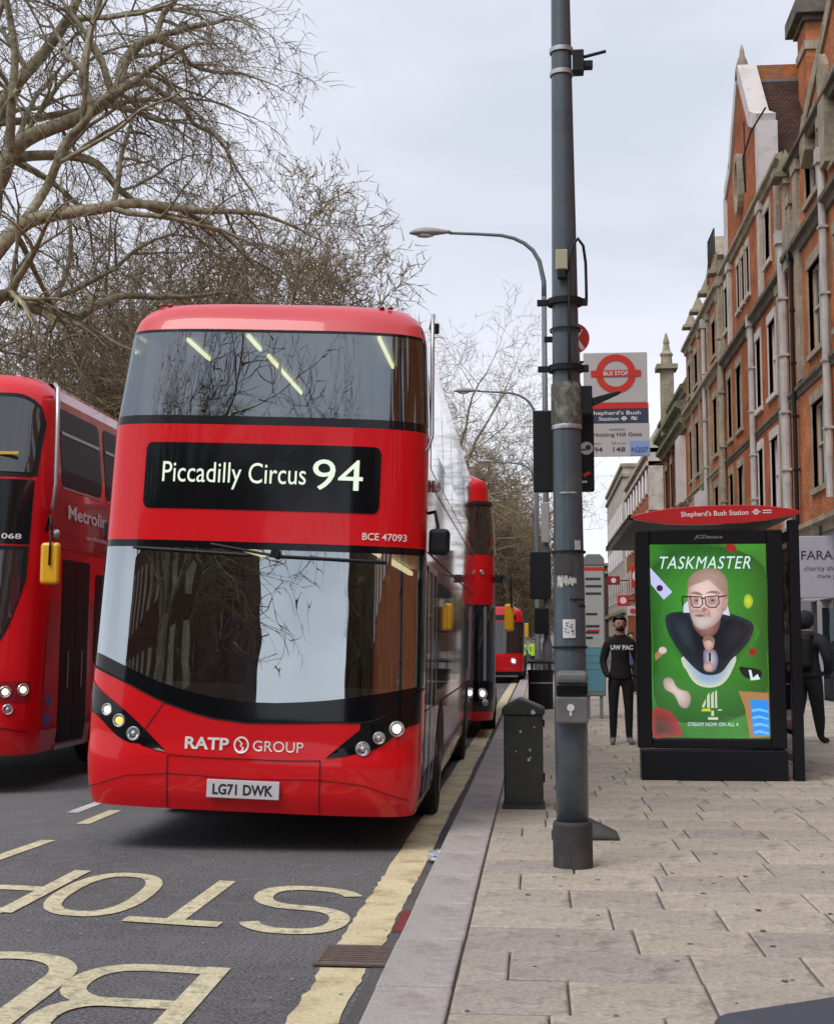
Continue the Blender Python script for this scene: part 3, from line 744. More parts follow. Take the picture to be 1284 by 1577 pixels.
mb = MB(); mb.box(-1.36, -1.28, .60, .68, 2.32, 2.48); mb.build('mirror', 'black_plastic', busA, bevel=.03, bseg=3)
# wipers
mb = MB(); 
for a, b in (((-.05, 2.20), (-.95, 2.235)), ((.15, 2.20), (.98, 2.18)), ((.15, 2.20), (-.35, 2.275))):
    mb.tube([SA.F(a[0]+(b[0]-a[0])*k/8, a[1]+(b[1]-a[1])*k/8, .03) for k in range(9)], .012, 6)
mb.lathe([(.035, 0), (.035, .04)], 10, SA.F(.15, 2.22, .03), Matrix.Rotation(PI/2, 3, 'X')); mb.build('wiper', 'black_plastic', busA)
# near side: door, windows, lower panels
for (y0, y1) in ((.66, 1.18), (1.22, 1.76)):
    mb = MB(); side(mb, SA, 1, y0, y1, .36, 2.20, .004, r=.05); dl = mb.build('door_leaf', 'dark_glass', busA)
    mb = MB()
    for yy in (y0+.02, y1-.02): side_line(mb, SA, 1, yy, yy, .36, 2.20, w=.05, off=.010)
    side_line(mb, SA, 1, y0, y1, .38, .38, w=.05, off=.010); side_line(mb, SA, 1, y0, y1, 2.18, 2.18, w=.05, off=.010); mb.build('door_frame', 'silver', dl)
for (y0, y1, z0) in ((1.95, 3.4, 1.18), (3.46, 4.9, 1.18), (4.96, 6.4, 1.18), (6.46, 7.7, 1.18), (7.76, 9.3, 1.25)):
    mb = MB(); side(mb, SA, 1, y0, y1, z0, 2.12, .004, r=.06); mb.build('side_window', 'dark_glass', busA)
for (y0, y1) in ((.80, 2.4), (2.46, 4.0), (4.06, 5.6), (5.66, 7.2), (7.26, 8.8), (8.86, 10.4)):
    mb = MB(); side(mb, SA, 1, y0, y1, 2.98, 3.78, .004, r=.07); mb.build('upper_side_window', 'dark_glass', busA)
for (y0, y1) in ((1.0, 2.6), (2.7, 5.4), (5.5, 8.2), (8.3, 10.4)):
    mb = MB(); side(mb, SA, -1, y0, y1, 1.18, 2.1, .004, r=.06); side(mb, SA, -1, y0, y1, 2.98, 3.78, .004, r=.06); mb.build('side_window', 'dark_glass', busA)
mb = MB()
for z in (2.30, 2.86, 1.06): side_line(mb, SA, 1, .6, 10.8, z, z, w=.012)
for y in (1.85, 3.4, 4.9, 6.4, 7.7, 9.3): side_line(mb, SA, 1, y, y, .32, 1.06, w=.012)
mb.build('panel_seam', 'seam', busA)
for y in (2.65, 8.45):
    for s in (1, -1): wheel(SA, busA, s, y)
mb = MB(); text_onto(mb, lambda x, z: (lerp_tab(SA.W, z)+.008, .45+x, z), 'i', 0, .02, .72, .09); 
mb.lathe([(.05, 0), (.05, .002)], 18, (1.281, .52, .62), Matrix.Rotation(PI/2, 3, 'Y')); mb.lathe([(.05, 0), (.05, .002)], 18, (1.281, .50, .80), Matrix.Rotation(PI/2, 3, 'Y'))
mb.build('access_sticker', 'blue_print', busA)
# interior
mb = MB(); mb.box(-1.12, 1.12, .5, 10.7, 2.36, 2.46); mb.build('upper_floor', 'interior_grey', busA)
mb = MB(); mb.box(-1.2, 1.2, .55, 10.7, .36, .42); mb.build('lower_floor', 'interior_dark', busA)
mb = MB(); mb.box(-1.10, 1.10, .75, 10.7, 4.06, 4.09); mb.build('ceiling', 'interior_white', busA)
for (x, y0, y1) in ((-.30, .8, 1.35), (-.28, 1.6, 3.4), (.78, .8, 2.0), (-.85, 1.0, 1.8)):
    mb = MB(); mb.box(x-.011, x+.011, y0, y1, 4.03, 4.055); mb.build('ceiling_light', 'strip_light', busA)
mb = MB(); mb.prism([(-.0, .98), (.50, .98), (.62, 1.16), (.36, 1.22), (.10, 1.07)], 'x', -1.12, 1.12); mb.build('dashboard', 'interior_grey', busA, loc=(0, .16, 0))
mb = MB(); RR = Matrix.Rotation(math.radians(28), 3, 'X'); th = [2*PI*k/28 for k in range(29)]
mb.tube([(-.55+.23*math.cos(a), .82+.23*math.sin(a)*.45, 1.30+.23*math.sin(a)*.80) for a in th], .018, 8); mb.tube([(-.55, .86, 1.10), (-.55, .82, 1.30)], .03, 8); mb.tube([(-.76, .82, 1.30), (-.34, .82, 1.30)], .014, 6)
mb.build('steering_wheel', 'black_plastic', busA, smooth=True)
for (x, y0, y1) in ((.80, .62, 1.5), (-.30, .9, 2.6), (.80, 2.0, 4.5)):
    mb = MB(); mb.box(x-.02, x+.02, y0, y1, 2.29, 2.33); mb.build('ceiling_light', 'strip_light', busA)
mb = MB(); mb.box(-.12, .1, .42, .6, 1.18, 1.36); mb.build('blue_box', 'blue_box', busA, bevel=.01)
mb = MB(); mb.box(-.05, .0, 1.25, 1.9, .42, 2.2); mb.box(-1.15, -.05, 1.88, 1.92, .42, 2.3); mb.build('cab_partition', 'interior_dark', busA)
mb = MB(); mb.box(-.72, -.38, 1.35, 1.50, 1.0, 1.75); mb.box(-.72, -.38, 1.0, 1.45, .9, 1.02); mb.build('driver_seat', 'seat_blue', busA, bevel=.05, bseg=3)
for y in (1.35, 2.15, 2.95, 3.75):
    for xc in (-.78, .78):
        st = MB(); st.box(xc-.38, xc-.02, y+.36, y+.45, 2.80, 3.36); st.box(xc+.02, xc+.38, y+.36, y+.45, 2.80, 3.36); st.box(xc-.38, xc+.38, y, y+.4, 2.78, 2.88); st.box(xc-.3, xc+.3, y+.15, y+.3, 2.46, 2.78)
        st.build('upper_seat', 'seat_blue', busA, bevel=.03)
mb = MB(); mb.tube([(-1.1, .95, 3.45), (1.1, .95, 3.45)], .016, 8)
for x in (-.25, .45): mb.tube([(x, 2.0, 2.46), (x, 2.0, 4.05)], .016, 8)
mb.build('grab_rail', 'rail_yellow', busA, smooth=True)
mb = MB(); mb.box(.95, 1.15, .7, 1.15, 3.1, 3.95); mb.build('side_blind', 'interior_dark', busA, bevel=.02)

# ================= bus in the outer lane
SB = Shell([(.28, 1.235), (.5, 1.26), (2.3, 1.26), (3.2, 1.245), (3.95, 1.17), (4.08, 1.11), (4.16, 1.02), (4.2, .9)],
           [(.28, .05), (.5, .0), (1.0, .02), (2.2, .16), (3.1, .26), (3.95, .48), (4.08, .56), (4.16, .68), (4.2, .8)], .55, .72, 10.6, 4.2)
busB = empty('double_decker_bus', (-6.52, 13.5, .12), (0, .012, .005),
    label='red double-decker bus in the outer lane with a yellow mirror, cut by the left edge', cat='bus')
mb = MB(); strip(mb, SB, .28, 4.2, nz=26, nt=48); mb.build('front_panel', 'bus_red', busB, smooth=True)
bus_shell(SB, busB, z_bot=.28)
def framed(S, root, name, x0, x1, lo, hi, m='dark_glass', fr='black_plastic', g=.045):
    mb = MB(); xstrip(mb, S, x0, x1, lambda x: lo(x)-.0, lambda x: hi(x)+.0, nx=40, nz=8, off=.006); p = mb.build(name, fr, root, smooth=True)
    mb = MB(); xstrip(mb, S, x0+g, x1-g, lambda x: lo(x)+g, lambda x: hi(x)-g, nx=40, nz=8, off=.011); mb.build('glass', m, p, smooth=True); return p
# one tall dark figure-of-glass from windscreen to upper window with rounded outline
lo, hi = round_rect(-1.15, 1.15, 3.06, 3.95, .30)
framed(SB, busB, 'upper_window', -1.15, 1.15, round_rect(-1.15, 1.15, 3.06, 3.95, .02)[0], hi)
mb = MB(); xstrip(mb, SB, -1.14, 1.13, 2.37, 3.03, nx=40, off=.007); db = mb.build('destination_display', 'black_gloss', busB, smooth=True)
front_text(SB, busB, 'fleet_number', 'white_print', 'VW1068', .62, 1.06, 2.42, .055, off=.012, bold=.01)
wl = smooth_tab([(-1.13, 2.0), (-1.0, 1.5), (-.8, 1.22), (-.5, 1.06), (0, 1.0), (.5, 1.06), (.8, 1.22), (1.0, 1.5), (1.13, 2.0)])
framed(SB, busB, 'windscreen', -1.13, 1.13, wl, cv(2.35))
for s in (1, -1):
    mb = MB(); xstrip(mb, SB, s*.92, s*1.22, cv(.80), cv(1.0), nx=10, off=.006); mb.build('headlight_cluster', 'bus_red_dark', busB, smooth=True)
    lamp(SB, busB, s*1.17, .92, .052, 'lamp_warm'); lamp(SB, busB, s*1.03, .90, .05, 'lamp_warm'); lamp(SB, busB, s*1.06, .73, .045, 'lamp_lens')
seam(SB, busB, [(.7, .78), (1.0, .55), (1.22, .50)], .012)
for (y0, y1) in ((1.05, 1.48), (1.50, 1.93)):
    mb = MB(); side(mb, SB, 1, y0, y1, .34, 2.26, .006, r=.03); dl = mb.build('door_leaf', 'dull_glass', busB)
    mb = MB(); side_line(mb, SB, 1, (y0+y1)/2, (y0+y1)/2, .9, 1.3, w=.03, off=.02); mb.build('door_handle', 'silver', dl)
mb = MB(); side_line(mb, SB, 1, 1.0, 1.98, .30, .30, w=.05, off=.012); mb.build('door_sill', 'silver', busB)
mb = MB(); side_line(mb, SB, 1, .95, 10.5, 2.38, 2.38, w=.03, off=.01); mb.build('guttering', 'bus_red_dark', busB)
for (y0, y1) in ((2.15, 3.3), (3.4, 5.0), (5.1, 6.7), (6.8, 8.4), (8.5, 10.0)):
    mb = MB(); side(mb, SB, 1, y0, y1, 1.15, 2.15, .005, r=.08); mb.build('side_window', 'dull_glass', busB)
for (y0, y1) in ((.95, 2.30), (2.45, 4.0), (4.1, 5.7), (5.8, 7.4), (7.5, 9.1), (9.2, 10.3)):
    mb = MB(); side(mb, SB, 1, y0, y1, 3.03, 3.86, .005, r=.10); w_ = mb.build('upper_side_window', 'dull_glass', busB)
    mb = MB(); side_line(mb, SB, 1, y0+.04, y1-.04, 3.60, 3.60, w=.035, off=.012); side_line(mb, SB, 1, y0+.02, y1-.02, 3.01, 3.01, w=.02, off=.012); mb.build('window_bar', 'silver', w_)
mb = MB(); text_onto(mb, lambda x, z: (lerp_tab(SB.W, z)+.012, x, z), 'Metroline', 1.15, 2.7, 2.70, .15, bold=.02); mb.build('operator_lettering', 'white_print', busB, fix=False)
mb = MB(); text_onto(mb, lambda x, z: (lerp_tab(SB.W, z)+.012, x, z), 'comfortdelgro', 1.75, 2.7, 2.52, .05); mb.build('operator_lettering', 'white_print', busB, fix=False)
mb = MB(); mb.tube([(1.17, .95, 4.0), (1.20, .78, 4.08), (1.26, .70, 4.02), (1.30, .62, 3.6), (1.33, .55, 3.0), (1.30, .58, 2.78), (1.22, .7, 2.72)], .022, 10); mb.build('tree_guard', 'silver', busB, smooth=True)
mb = MB(); mb.tube([(1.22, .62, 2.50), (1.33, .40, 2.66), (1.40, .25, 2.62), (1.42, .22, 2.45)], .016, 8); mb.tube([(1.42, .20, 2.5), (1.42, .19, 2.15)], .012, 8); ma = mb.build('mirror_arm', 'black_plastic', busB, smooth=True)
mb = MB(); mb.box(1.31, 1.51, .21, .29, 1.96, 2.38); mb.build('mirror_housing', 'mirror_yellow', ma, bevel=.05, bseg=4)
mb = MB(); mb.lathe([(.05, 0), (.05, .05), (.02, .06)], 12, (1.25, .75, 2.5), Matrix.Rotation(PI/2, 3, 'Y')); mb.build('side_repeater', 'lamp_lens', busB, smooth=True)
for y in (2.75, 8.3): wheel(SB, busB, 1, y)
busB.scale = (1.035, 1.035, 1.045)
mb = MB(); mb.lathe([(.07, 0), (.07, .003)], 18, (1.262, .72, .60), Matrix.Rotation(PI/2, 3, 'Y')); mb.lathe([(.06, 0), (.06, .003)], 18, (1.262, .75, .80), Matrix.Rotation(PI/2, 3, 'Y')); mb.build('access_sticker', 'blue_print', busB)
mb = MB(); mb.box(.2, 1.0, .34, .36, 3.28, 3.31); mb.build('inside_rail', 'rail_yellow', busB)

# ================= third double-decker right behind the first (rounded nose)
SC_ = Shell([(.30, 1.22), (.5, 1.25), (2.3, 1.25), (3.2, 1.24), (3.8, 1.20), (4.05, 1.12), (4.24, 1.14), (4.36, 1.05), (4.42, .85)],
            [(.30, .04), (.5, 0), (1.0, .02), (2.2, .12), (3.1, .22), (3.8, .34), (4.05, .42), (4.24, .46), (4.36, .56), (4.42, .75)], .62, .68, 11.0, 4.42)
busC = empty('double_decker_bus', (-1.95, 22.1, 0), (0, .01, .034), label='red double-decker bus with a rounded nose queuing right behind the first', cat='bus')
mb = MB(); strip(mb, SC_, .30, 4.42, nz=30, nt=48); mb.build('front_panel', 'bus_red', busC, smooth=True)
bus_shell(SC_, busC, z_bot=.30)
mb = MB(); strip(mb, SC_, 3.02, 3.85, nt=48, off=.006); mb.build('upper_window', 'dark_glass', busC, smooth=True)
mb = MB(); strip(mb, SC_, 3.85, 3.92, nt=40, nz=1, off=.03); mb.build('brow', 'black_plastic', busC, smooth=True)
mb = MB(); strip(mb, SC_, .92, 2.18, nt=48, off=.006); mb.build('windscreen', 'dark_glass', busC, smooth=True)
for t in (.60, .93):
    mb = MB(); strip(mb, SC_, .95, 2.15, t0=t-.03, t1=t+.03, nt=3, off=.012); mb.build('pillar', 'silver', busC)
mb = MB(); strip(mb, SC_, .45, .93, t0=.35, t1=1, nt=16, off=.008); mb.build('headlight_cluster', 'black_gloss', busC, smooth=True)
mb = MB(); strip(mb, SC_, .45, .93, t0=-1, t1=-.35, nt=16, off=.008); mb.build('headlight_cluster', 'black_gloss', busC, smooth=True)
lamp(SC_, busC, 1.04, .74, .075, 'lamp_lit', off=.02); lamp(SC_, busC, 1.08, .60, .05, 'lamp_lens', off=.02); lamp(SC_, busC, -1.02, .72, .075, 'lamp_lit', off=.02)
lamp(SC_, busC, 1.02, 2.72, .035, 'lamp_lens', off=.02)
for (y0, y1) in ((1.2, 3.0), (3.1, 5.2), (5.3, 7.4), (7.5, 9.8)):
    mb = MB(); side(mb, SC_, 1, y0, y1, 1.1, 2.1, .005, r=.06); side(mb, SC_, 1, y0, y1, 3.0, 3.75, .005, r=.06); mb.build('side_window', 'dark_glass', busC)
mb = MB(); mb.tube([(1.24, .6, 2.62), (1.42, .45, 2.66), (1.50, .40, 2.62), (1.52, .38, 2.15)], .018, 8); mb.box(1.24, 1.38, .5, .6, 2.55, 2.68); ma = mb.build('mirror_arm', 'black_plastic', busC)
mb = MB(); mb.box(1.40, 1.56, .40, .48, 1.75, 2.20); mb.build('mirror_housing', 'mirror_yellow', ma, bevel=.04, bseg=3)
for y in (2.9, 8.6): wheel(SC_, busC, 1, y)

# ================= distant single-decker
SD = Shell([(.30, 1.22), (.5, 1.25), (2.0, 1.25), (2.7, 1.2), (2.85, 1.1), (2.95, .9)], [(.3, .04), (.5, 0), (1.1, .02), (2.6, .25), (2.85, .4), (2.95, .6)], .5, .7, 10, 2.95)
busD = empty('single_decker_bus', (-1.78, 52.5, 0), (0, 0, 0), label='small distant red bus with a lit headlight, last in the kerbside queue', cat='bus')
mb = MB(); strip(mb, SD, .30, 2.95, nz=20, nt=40); mb.build('front_panel', 'bus_red', busD, smooth=True)
bus_shell(SD, busD)
mb = MB(); strip(mb, SD, 1.15, 2.35, nt=40, off=.01); mb.build('windscreen', 'dark_glass', busD, smooth=True)
mb = MB(); strip(mb, SD, 2.42, 2.62, t0=-.5, t1=.5, nt=20, off=.01); mb.build('destination_display', 'black_gloss', busD, smooth=True)
lamp(SD, busD, .85, .85, .11, 'lamp_lit', off=.02); lamp(SD, busD, -.85, .85, .11, 'lamp_lit', off=.02)
mb = MB(); strip(mb, SD, .30, .45, nt=40, nz=1, off=.01); mb.build('skirt', 'black_plastic', busD)
for s in (1, -1):
    mb = MB(); mb.box(s*1.36-.08, s*1.36+.08, .3, .4, 1.75, 2.3); mb.build('mirror_housing', 'mirror_yellow', busD, bevel=.03)
for y in (2.6, 8.0): wheel(SD, busD, 1, y)
# ------------------------------------------------------------------ big lamp column by the kerb and what is fixed to it
CX, CY = .215, 8.97
colm = empty('lamp_column', (CX, CY, PV), (0, -.004, 0), label='tall thick slate-grey column on the pavement near the kerb, in front of the bus stop', cat='lamp column')
mb = MB(); prof = [(.104, .28), (.106, .9), (.102, 1.6), (.096, 2.3), (.093, 2.75)]
mb.lathe(prof+[(.088, 3.4), (.084, 3.9), (.074, 4.8), (.066, 5.6), (.057, 6.6), (.045, 9.6)], 32); mb.build('pole', 'pole_grey', colm, smooth=True)
mb = MB(); mb.lathe([(.127, -.01), (.127, .27), (.118, .29), (.104, .29)], 32); mb.build('base_sleeve', 'pole_sleeve', colm, smooth=False, bevel=.003)
mb = MB(); mb.lathe([(.098, 2.86), (.102, 2.875), (.101, 3.12), (.097, 3.14)], 32, cap=False); mb.build('worn_section', 'pole_worn', colm, smooth=True)
mb = MB(); mb.lathe([(.100, 2.83), (.101, 2.84), (.101, 2.85), (.099, 2.86)], 32, cap=False); mb.build('band', 'silver', colm, smooth=True)
for z in (3.69, 3.24):
    mb = MB(); mb.lathe([(.098, z-.02), (.118, z-.02), (.118, z+.02), (.098, z+.02)], 24, cap=False)
    mb.box(-.185, -.10, -.03, .03, z-.016, z+.016); mb.box(.10, .15, -.03, .03, z-.02, z+.02); mb.build('clamp_band', 'black_plastic', colm)
for z, w in ((3.5, .10), (2.02, .108), (1.40, .112)):
    mb = MB(); mb.lathe([(w, z-.008), (w+.004, z-.008), (w+.004, z+.008), (w, z+.008)], 24, cap=False); mb.build('strap', 'black_plastic', colm)
for z in (5.43, 5.27):
    mb = MB(); mb.lathe([(.073, z-.015), (.080, z-.015), (.080, z+.015), (.073, z+.015)], 24, cap=False); mb.build('clamp_band', 'silver', colm)
mb = MB(); mb.box(.075, .15, -.05, .05, 5.27, 5.42); mb.tube([(.13, 0, 5.38), (.30, -.02, 5.41)], .012, 8); mb.box(.13, .21, -.03, .03, 5.30, 5.35); mb.build('bracket_arm', 'black_plastic', colm, bevel=.006)
mb = MB(); mb.box(-.06, .02, -.125, -.08, 3.88, 4.02); jb = mb.build('junction_box', 'beige_box', colm, bevel=.008)
mb = MB(); mb.box(-.05, .01, -.135, -.09, 3.82, 3.89); mb.build('gland', 'black_plastic', jb, bevel=.01)
mb = MB(); pts = [(.02, -.11, 3.86), (.03, -.12, 3.95), (.055, -.11, 4.05), (.09, -.08, 4.10), (.125, -.05, 4.06), (.14, -.03, 3.95), (.142, -.02, 3.82), (.142, -.02, 3.69)]
mb.tube(pts, .010, 8); mb.tube([(.025, -.112, 3.88), (.022, -.108, 3.5), (.02, -.106, 3.15)], .008, 6); mb.build('cable', 'rubber', colm, smooth=True)
mb = MB(); mb.prism([(.09, 3.02), (.34, 3.085), (.36, 3.075), (.34, 3.06), (.16, 2.98), (.09, 2.95)], 'y', -.02, .02); mb.box(.09, .17, -.03, .03, 2.93, 3.12); mb.build('bracket', 'black_plastic', colm, bevel=.006)
# stickers and torn posters on the curved pole
def on_pole(mb, a0, a1, z0, z1, rr, n=6, mi=0, jag=0):
    r_ = random.Random(int(a0*100+z0*10))
    for i in range(n):
        a, b = math.radians(a0+(a1-a0)*i/n), math.radians(a0+(a1-a0)*(i+1)/n)
        j = [r_.uniform(-jag, jag) for _ in range(4)]
        mb.quad((rr*math.sin(a), -rr*math.cos(a), z0+j[0]), (rr*math.sin(b), -rr*math.cos(b), z0+j[1]), (rr*math.sin(b), -rr*math.cos(b), z1+j[2]), (rr*math.sin(a), -rr*math.cos(a), z1+j[3]), mi)
mb = MB(); on_pole(mb, -25, 18, 1.46, 1.58, .1105); st = mb.build('sticker', 'sticker_white', colm)
mb = MB()
for k in range(16):
    a = rnd.uniform(-21, 8); z = rnd.uniform(1.475, 1.555); on_pole(mb, a, a+rnd.uniform(3, 8), z, z+.006, .1112, 2)
mb.build('print', 'ink', st)
for (a0, a1, z0, z1, j) in ((-20, 25, 1.80, 1.85, .018), (-45, -22, 1.79, 1.86, .02), (20, 45, 2.03, 2.09, .008), (-30, 30, 2.40, 2.408, .002)):
    mb = MB(); on_pole(mb, a0, a1, z0, z1, .108, 8, jag=j); mb.build('torn_sticker', 'sticker_torn', colm)
mb = MB(); on_pole(mb, -55, 10, 1.87, 2.0, .1095, 8, jag=.01); mb.build('dark_patch', 'pole_sleeve', colm)
mb = MB(); on_pole(mb, 0, 60, 1.70, 1.712, .1105, 8, jag=.006); on_pole(mb, 30, 70, 1.66, 1.672, .1105, 8, jag=.006); mb.build('tape', 'black_plastic', colm)
# ashtray for cigarette ends
ash = empty('cigarette_bin', (CX, CY-.10, PV+.90), label='small grey cigarette bin strapped low on the slate-grey column', cat='ashtray')
mb = MB(); mb.box(-.103, .103, -.10, .05, .02, .19); mb.prism([(-.10, .19), (.103, .19), (.103, .33), (.085, .352), (-.08, .352), (-.10, .33)], 'y', -.05, .05)
mb.build('body', 'ash_grey', ash, bevel=.018, bseg=3)
mb = MB(); lo, hi = round_rect(-.075, .075, .205, .262, .028)
for i in range(20):
    x0, x1 = -.075+.15*i/20, -.075+.15*(i+1)/20; mb.quad((x0, -.104, lo(x0)), (x1, -.104, lo(x1)), (x1, -.104, hi(x1)), (x0, -.104, hi(x0)))
mb.box(-.098, .098, -.101, .03, .192, .27); mb.build('opening', 'black_gloss', ash, bevel=.012)
mb = MB(); mb.box(-.103, .103, -.11, .03, .27, .345); mb.build('hood', 'ash_grey', ash, bevel=.03, bseg=4)
mb = MB(); mb.lathe([(.024, 0), (.024, .004)], 16, (-.01, -.1035, .12), Matrix.Rotation(PI/2, 3, 'X')); mb.box(-.018, -.002, -.1045, -.1025, .07, .105); mb.build('emblem', 'sticker_white', ash)
# signal backing board seen from behind
sig = empty('traffic_signal', (CX-.03, CY+.20, 2.56), label='black rectangular signal board seen from behind, fixed across the slate-grey column', cat='traffic light')
mb = MB(); mb.box(-.205, .205, 0, .03, 0, .56); mb.build('backing_board', 'black_plastic', sig, bevel=.012)
mb = MB(); mb.box(-.11, .11, .03, .22, .03, .53); mb.build('signal_body', 'black_plastic', sig, bevel=.02)
mb = MB(); mb.lathe([(.044, 0), (.044, .002)], 20, (.155, -.003, .295), Matrix.Rotation(PI/2, 3, 'X')); s_ = mb.build('round_sticker', 'sticker_white', sig)
mb = MB(); mb.lathe([(.018, 0), (.018, .002)], 12, (.165, -.006, .30), Matrix.Rotation(PI/2, 3, 'X')); mb.box(.12, .15, -.007, -.005, .28, .29); mb.build('print', 'ink', s_)
mb = MB(); R_ = Matrix.Rotation(math.radians(-25), 3, 'Y'); mb.box(-.025, .025, -.003, -.001, -.012, .012, 0, R_, (.155, -.001, .12)); mb.build('red_sticker', 'sign_red', sig)
mb = MB(); mb.box(.10, .155, -.004, -.001, .06, .075); mb.build('white_sticker', 'sticker_white', sig)
# round red sign half hidden behind the column
rs = empty('round_sign', (.262, 9.22, 3.62), label='small round red and white sign half hidden behind the slate-grey column', cat='sign')
RX = Matrix.Rotation(PI/2, 3, 'X')
mb = MB(); mb.lathe([(.108, 0), (.108, .006)], 32, (0, 0, 0), RX); mb.build('disc', 'sign_red', rs)
mb = MB(); mb.prism([(.03, .0), (.062, .055), (.045, .07), (-.005, .0), (.055, -.085), (.075, -.07)], 'y', -.010, -.007); mb.build('arrow', 'white_print', rs)
mb = MB(); mb.box(-.2, .0, .006, .02, -.02, .02); mb.build('bracket', 'black_plastic', rs)

# ------------------------------------------------------------------ bus stop post and flag
bs = empty('bus_stop', (.31, 10.3, PV), label='bus stop flag with a red roundel on a post hidden behind the slate-grey column', cat='bus stop')
mb = MB(); mb.lathe([(.03, 0), (.03, 3.66), (.015, 3.68)], 14); mb.build('post', 'lamp_grey', bs, smooth=True)
mb = MB(); mb.add([(-.22, -.16, 0), (.27, -.16, 0), (.27, .16, 0), (-.22, .16, 0), (-.22, -.16, .03), (.27, -.16, .03), (.27, .16, .03), (-.22, .16, .03), (-.08, -.06, .14), (.06, -.06, .14), (.06, .06, .14), (-.08, .06, .14)],
    [(0, 1, 5, 4), (1, 2, 6, 5), (2, 3, 7, 6), (3, 0, 4, 7), (4, 5, 9, 8), (5, 6, 10, 9), (6, 7, 11, 10), (7, 4, 8, 11), (8, 9, 10, 11), (3, 2, 1, 0)]); mb.build('foot', 'pole_sleeve', bs, bevel=.012)
fl = MB(); fl.box(.055, .535, 0, .022, 3.24, 3.63); flag = fl.build('flag', 'flag_white', bs, bevel=.006)
def FY(x, z): return (x, -.004, z)
mb = MB(); cx_, cz_ = .298, 3.465; ro, ri = .150, .100; n = 40
for k in range(n):
    a, b = 2*PI*k/n, 2*PI*(k+1)/n
    mb.quad(FY(cx_+ro*math.cos(a), cz_+ro*math.sin(a)), FY(cx_+ro*math.cos(b), cz_+ro*math.sin(b)), FY(cx_+ri*math.cos(b), cz_+ri*math.sin(b)), FY(cx_+ri*math.cos(a), cz_+ri*math.sin(a)))
mb.quad((cx_-.188, -.006, cz_-.022), (cx_+.188, -.006, cz_-.022), (cx_+.188, -.006, cz_+.026), (cx_-.188, -.006, cz_+.026))
mb.build('roundel', 'flag_red', flag)
mb = MB(); text_onto(mb, lambda x, z: (x, -.009, z), 'BUS STOP', cx_-.092, cx_+.092, cz_-.014, .031, bold=.01); mb.build('flag_text', 'white_print', flag, fix=False)
mb = MB(); mb.box(.055, .540, -.004, .022, 3.196, 3.238); mb.build('red_strip', 'flag_red', bs)
mb = MB(); mb.box(.055, .540, -.002, .022, 3.085, 3.194); nv = mb.build('name_plate', 'flag_navy', bs)
mb = MB(); text_onto(mb, lambda x, z: (x, -.005, z), "Shepherd's Bush", .10, .48, 3.150, .030, bold=.008); text_onto(mb, lambda x, z: (x, -.005, z), 'Station', .165, .315, 3.105, .030, bold=.008)
for k, cc in enumerate((.355, .43)):
    if k == 0:
        for i in range(16):
            a, b = 2*PI*i/16, 2*PI*(i+1)/16
            mb.quad(*[(cc+r_*math.cos(t), -.005, 3.12+r_*math.sin(t)) for r_, t in ((.017, a), (.017, b), (.009, b), (.009, a))])
        mb.quad((cc-.024, -.006, 3.116), (cc+.024, -.006, 3.116), (cc+.024, -.006, 3.124), (cc-.024, -.006, 3.124))
    else:
        for dz in (-.007, .007): mb.quad((cc-.024, -.005, 3.118+dz), (cc+.024, -.005, 3.118+dz), (cc+.024, -.005, 3.124+dz), (cc-.024, -.005, 3.124+dz))
        mb.quad((cc-.014, -.0055, 3.135), (cc-.008, -.0055, 3.139), (cc+.014, -.0055, 3.107), (cc+.008, -.0055, 3.104))
mb.build('name_text', 'white_print', nv, fix=False)
mb = MB(); mb.box(.060, .545, -.001, .020, 2.832, 3.083); rt = mb.build('route_plate', 'flag_white', bs)
mb = MB(); tw = lambda x, z: (x, -.004, z)
text_onto(mb, tw, 'towards', .24, .36, 3.030, .018); text_onto(mb, tw, 'Notting Hill Gate', .12, .485, 2.985, .030, bold=.004)
text_onto(mb, tw, 'Buses', .10, .18, 2.925, .015); text_onto(mb, tw, '94', .13, .19, 2.868, .036, bold=.006); text_onto(mb, tw, '148', .27, .36, 2.868, .036, bold=.006); text_onto(mb, tw, '24 hour', .26, .37, 2.925, .015); mb.build('route_text', 'ink', rt, fix=False)
mb = MB(); mb.box(.395, .541, -.004, -.001, 2.838, 2.948); bt = mb.build('night_tile', 'flag_blue', rt)
mb = MB(); text_onto(mb, lambda x, z: (x, -.008, z), 'N207', .408, .53, 2.862, .040, bold=.008); mb.build('tile_text', 'ink_blue', bt, fix=False)
mb = MB(); 
for z in (3.55, 3.30, 3.15, 2.9): mb.box(-.03, .06, .004, .016, z, z+.02)
mb.build('flag_arm', 'black_plastic', bs)

# ------------------------------------------------------------------ litter bin at the kerb
lb = empty('litter_bin', (-.125, 12.0, PV), label='square dark green litter bin with a pitched lid, standing at the kerb', cat='litter bin')
mb = MB(); mb.box(-.175, .165, 0, .36, .02, .80); mb.build('body', 'bin_green', lb, bevel=.012)
mb = MB(); mb.box(-.19, .18, -.02, .38, -.005, .03); mb.build('plinth', 'pole_sleeve', lb, bevel=.006)
mb = MB(); mb.prism([(-.19, .80), (.18, .80), (.185, .86), (-.03, .95), (-.195, .86)], 'y', -.02, .39); mb.build('lid', 'bin_green', lb, bevel=.02, bseg=3)
mb = MB(); mb.box(.165, .18, .06, .10, .22, .30); mb.build('hinge', 'black_plastic', lb, bevel=.004)
mb = MB(); mb.box(.165, .18, .06, .10, .70, .76); mb.build('hinge', 'black_plastic', lb, bevel=.004)
mb = MB(); mb.box(-.16, .15, -.003, .002, .05, .77); mb.build('door', 'bin_green', lb, bevel=.006)
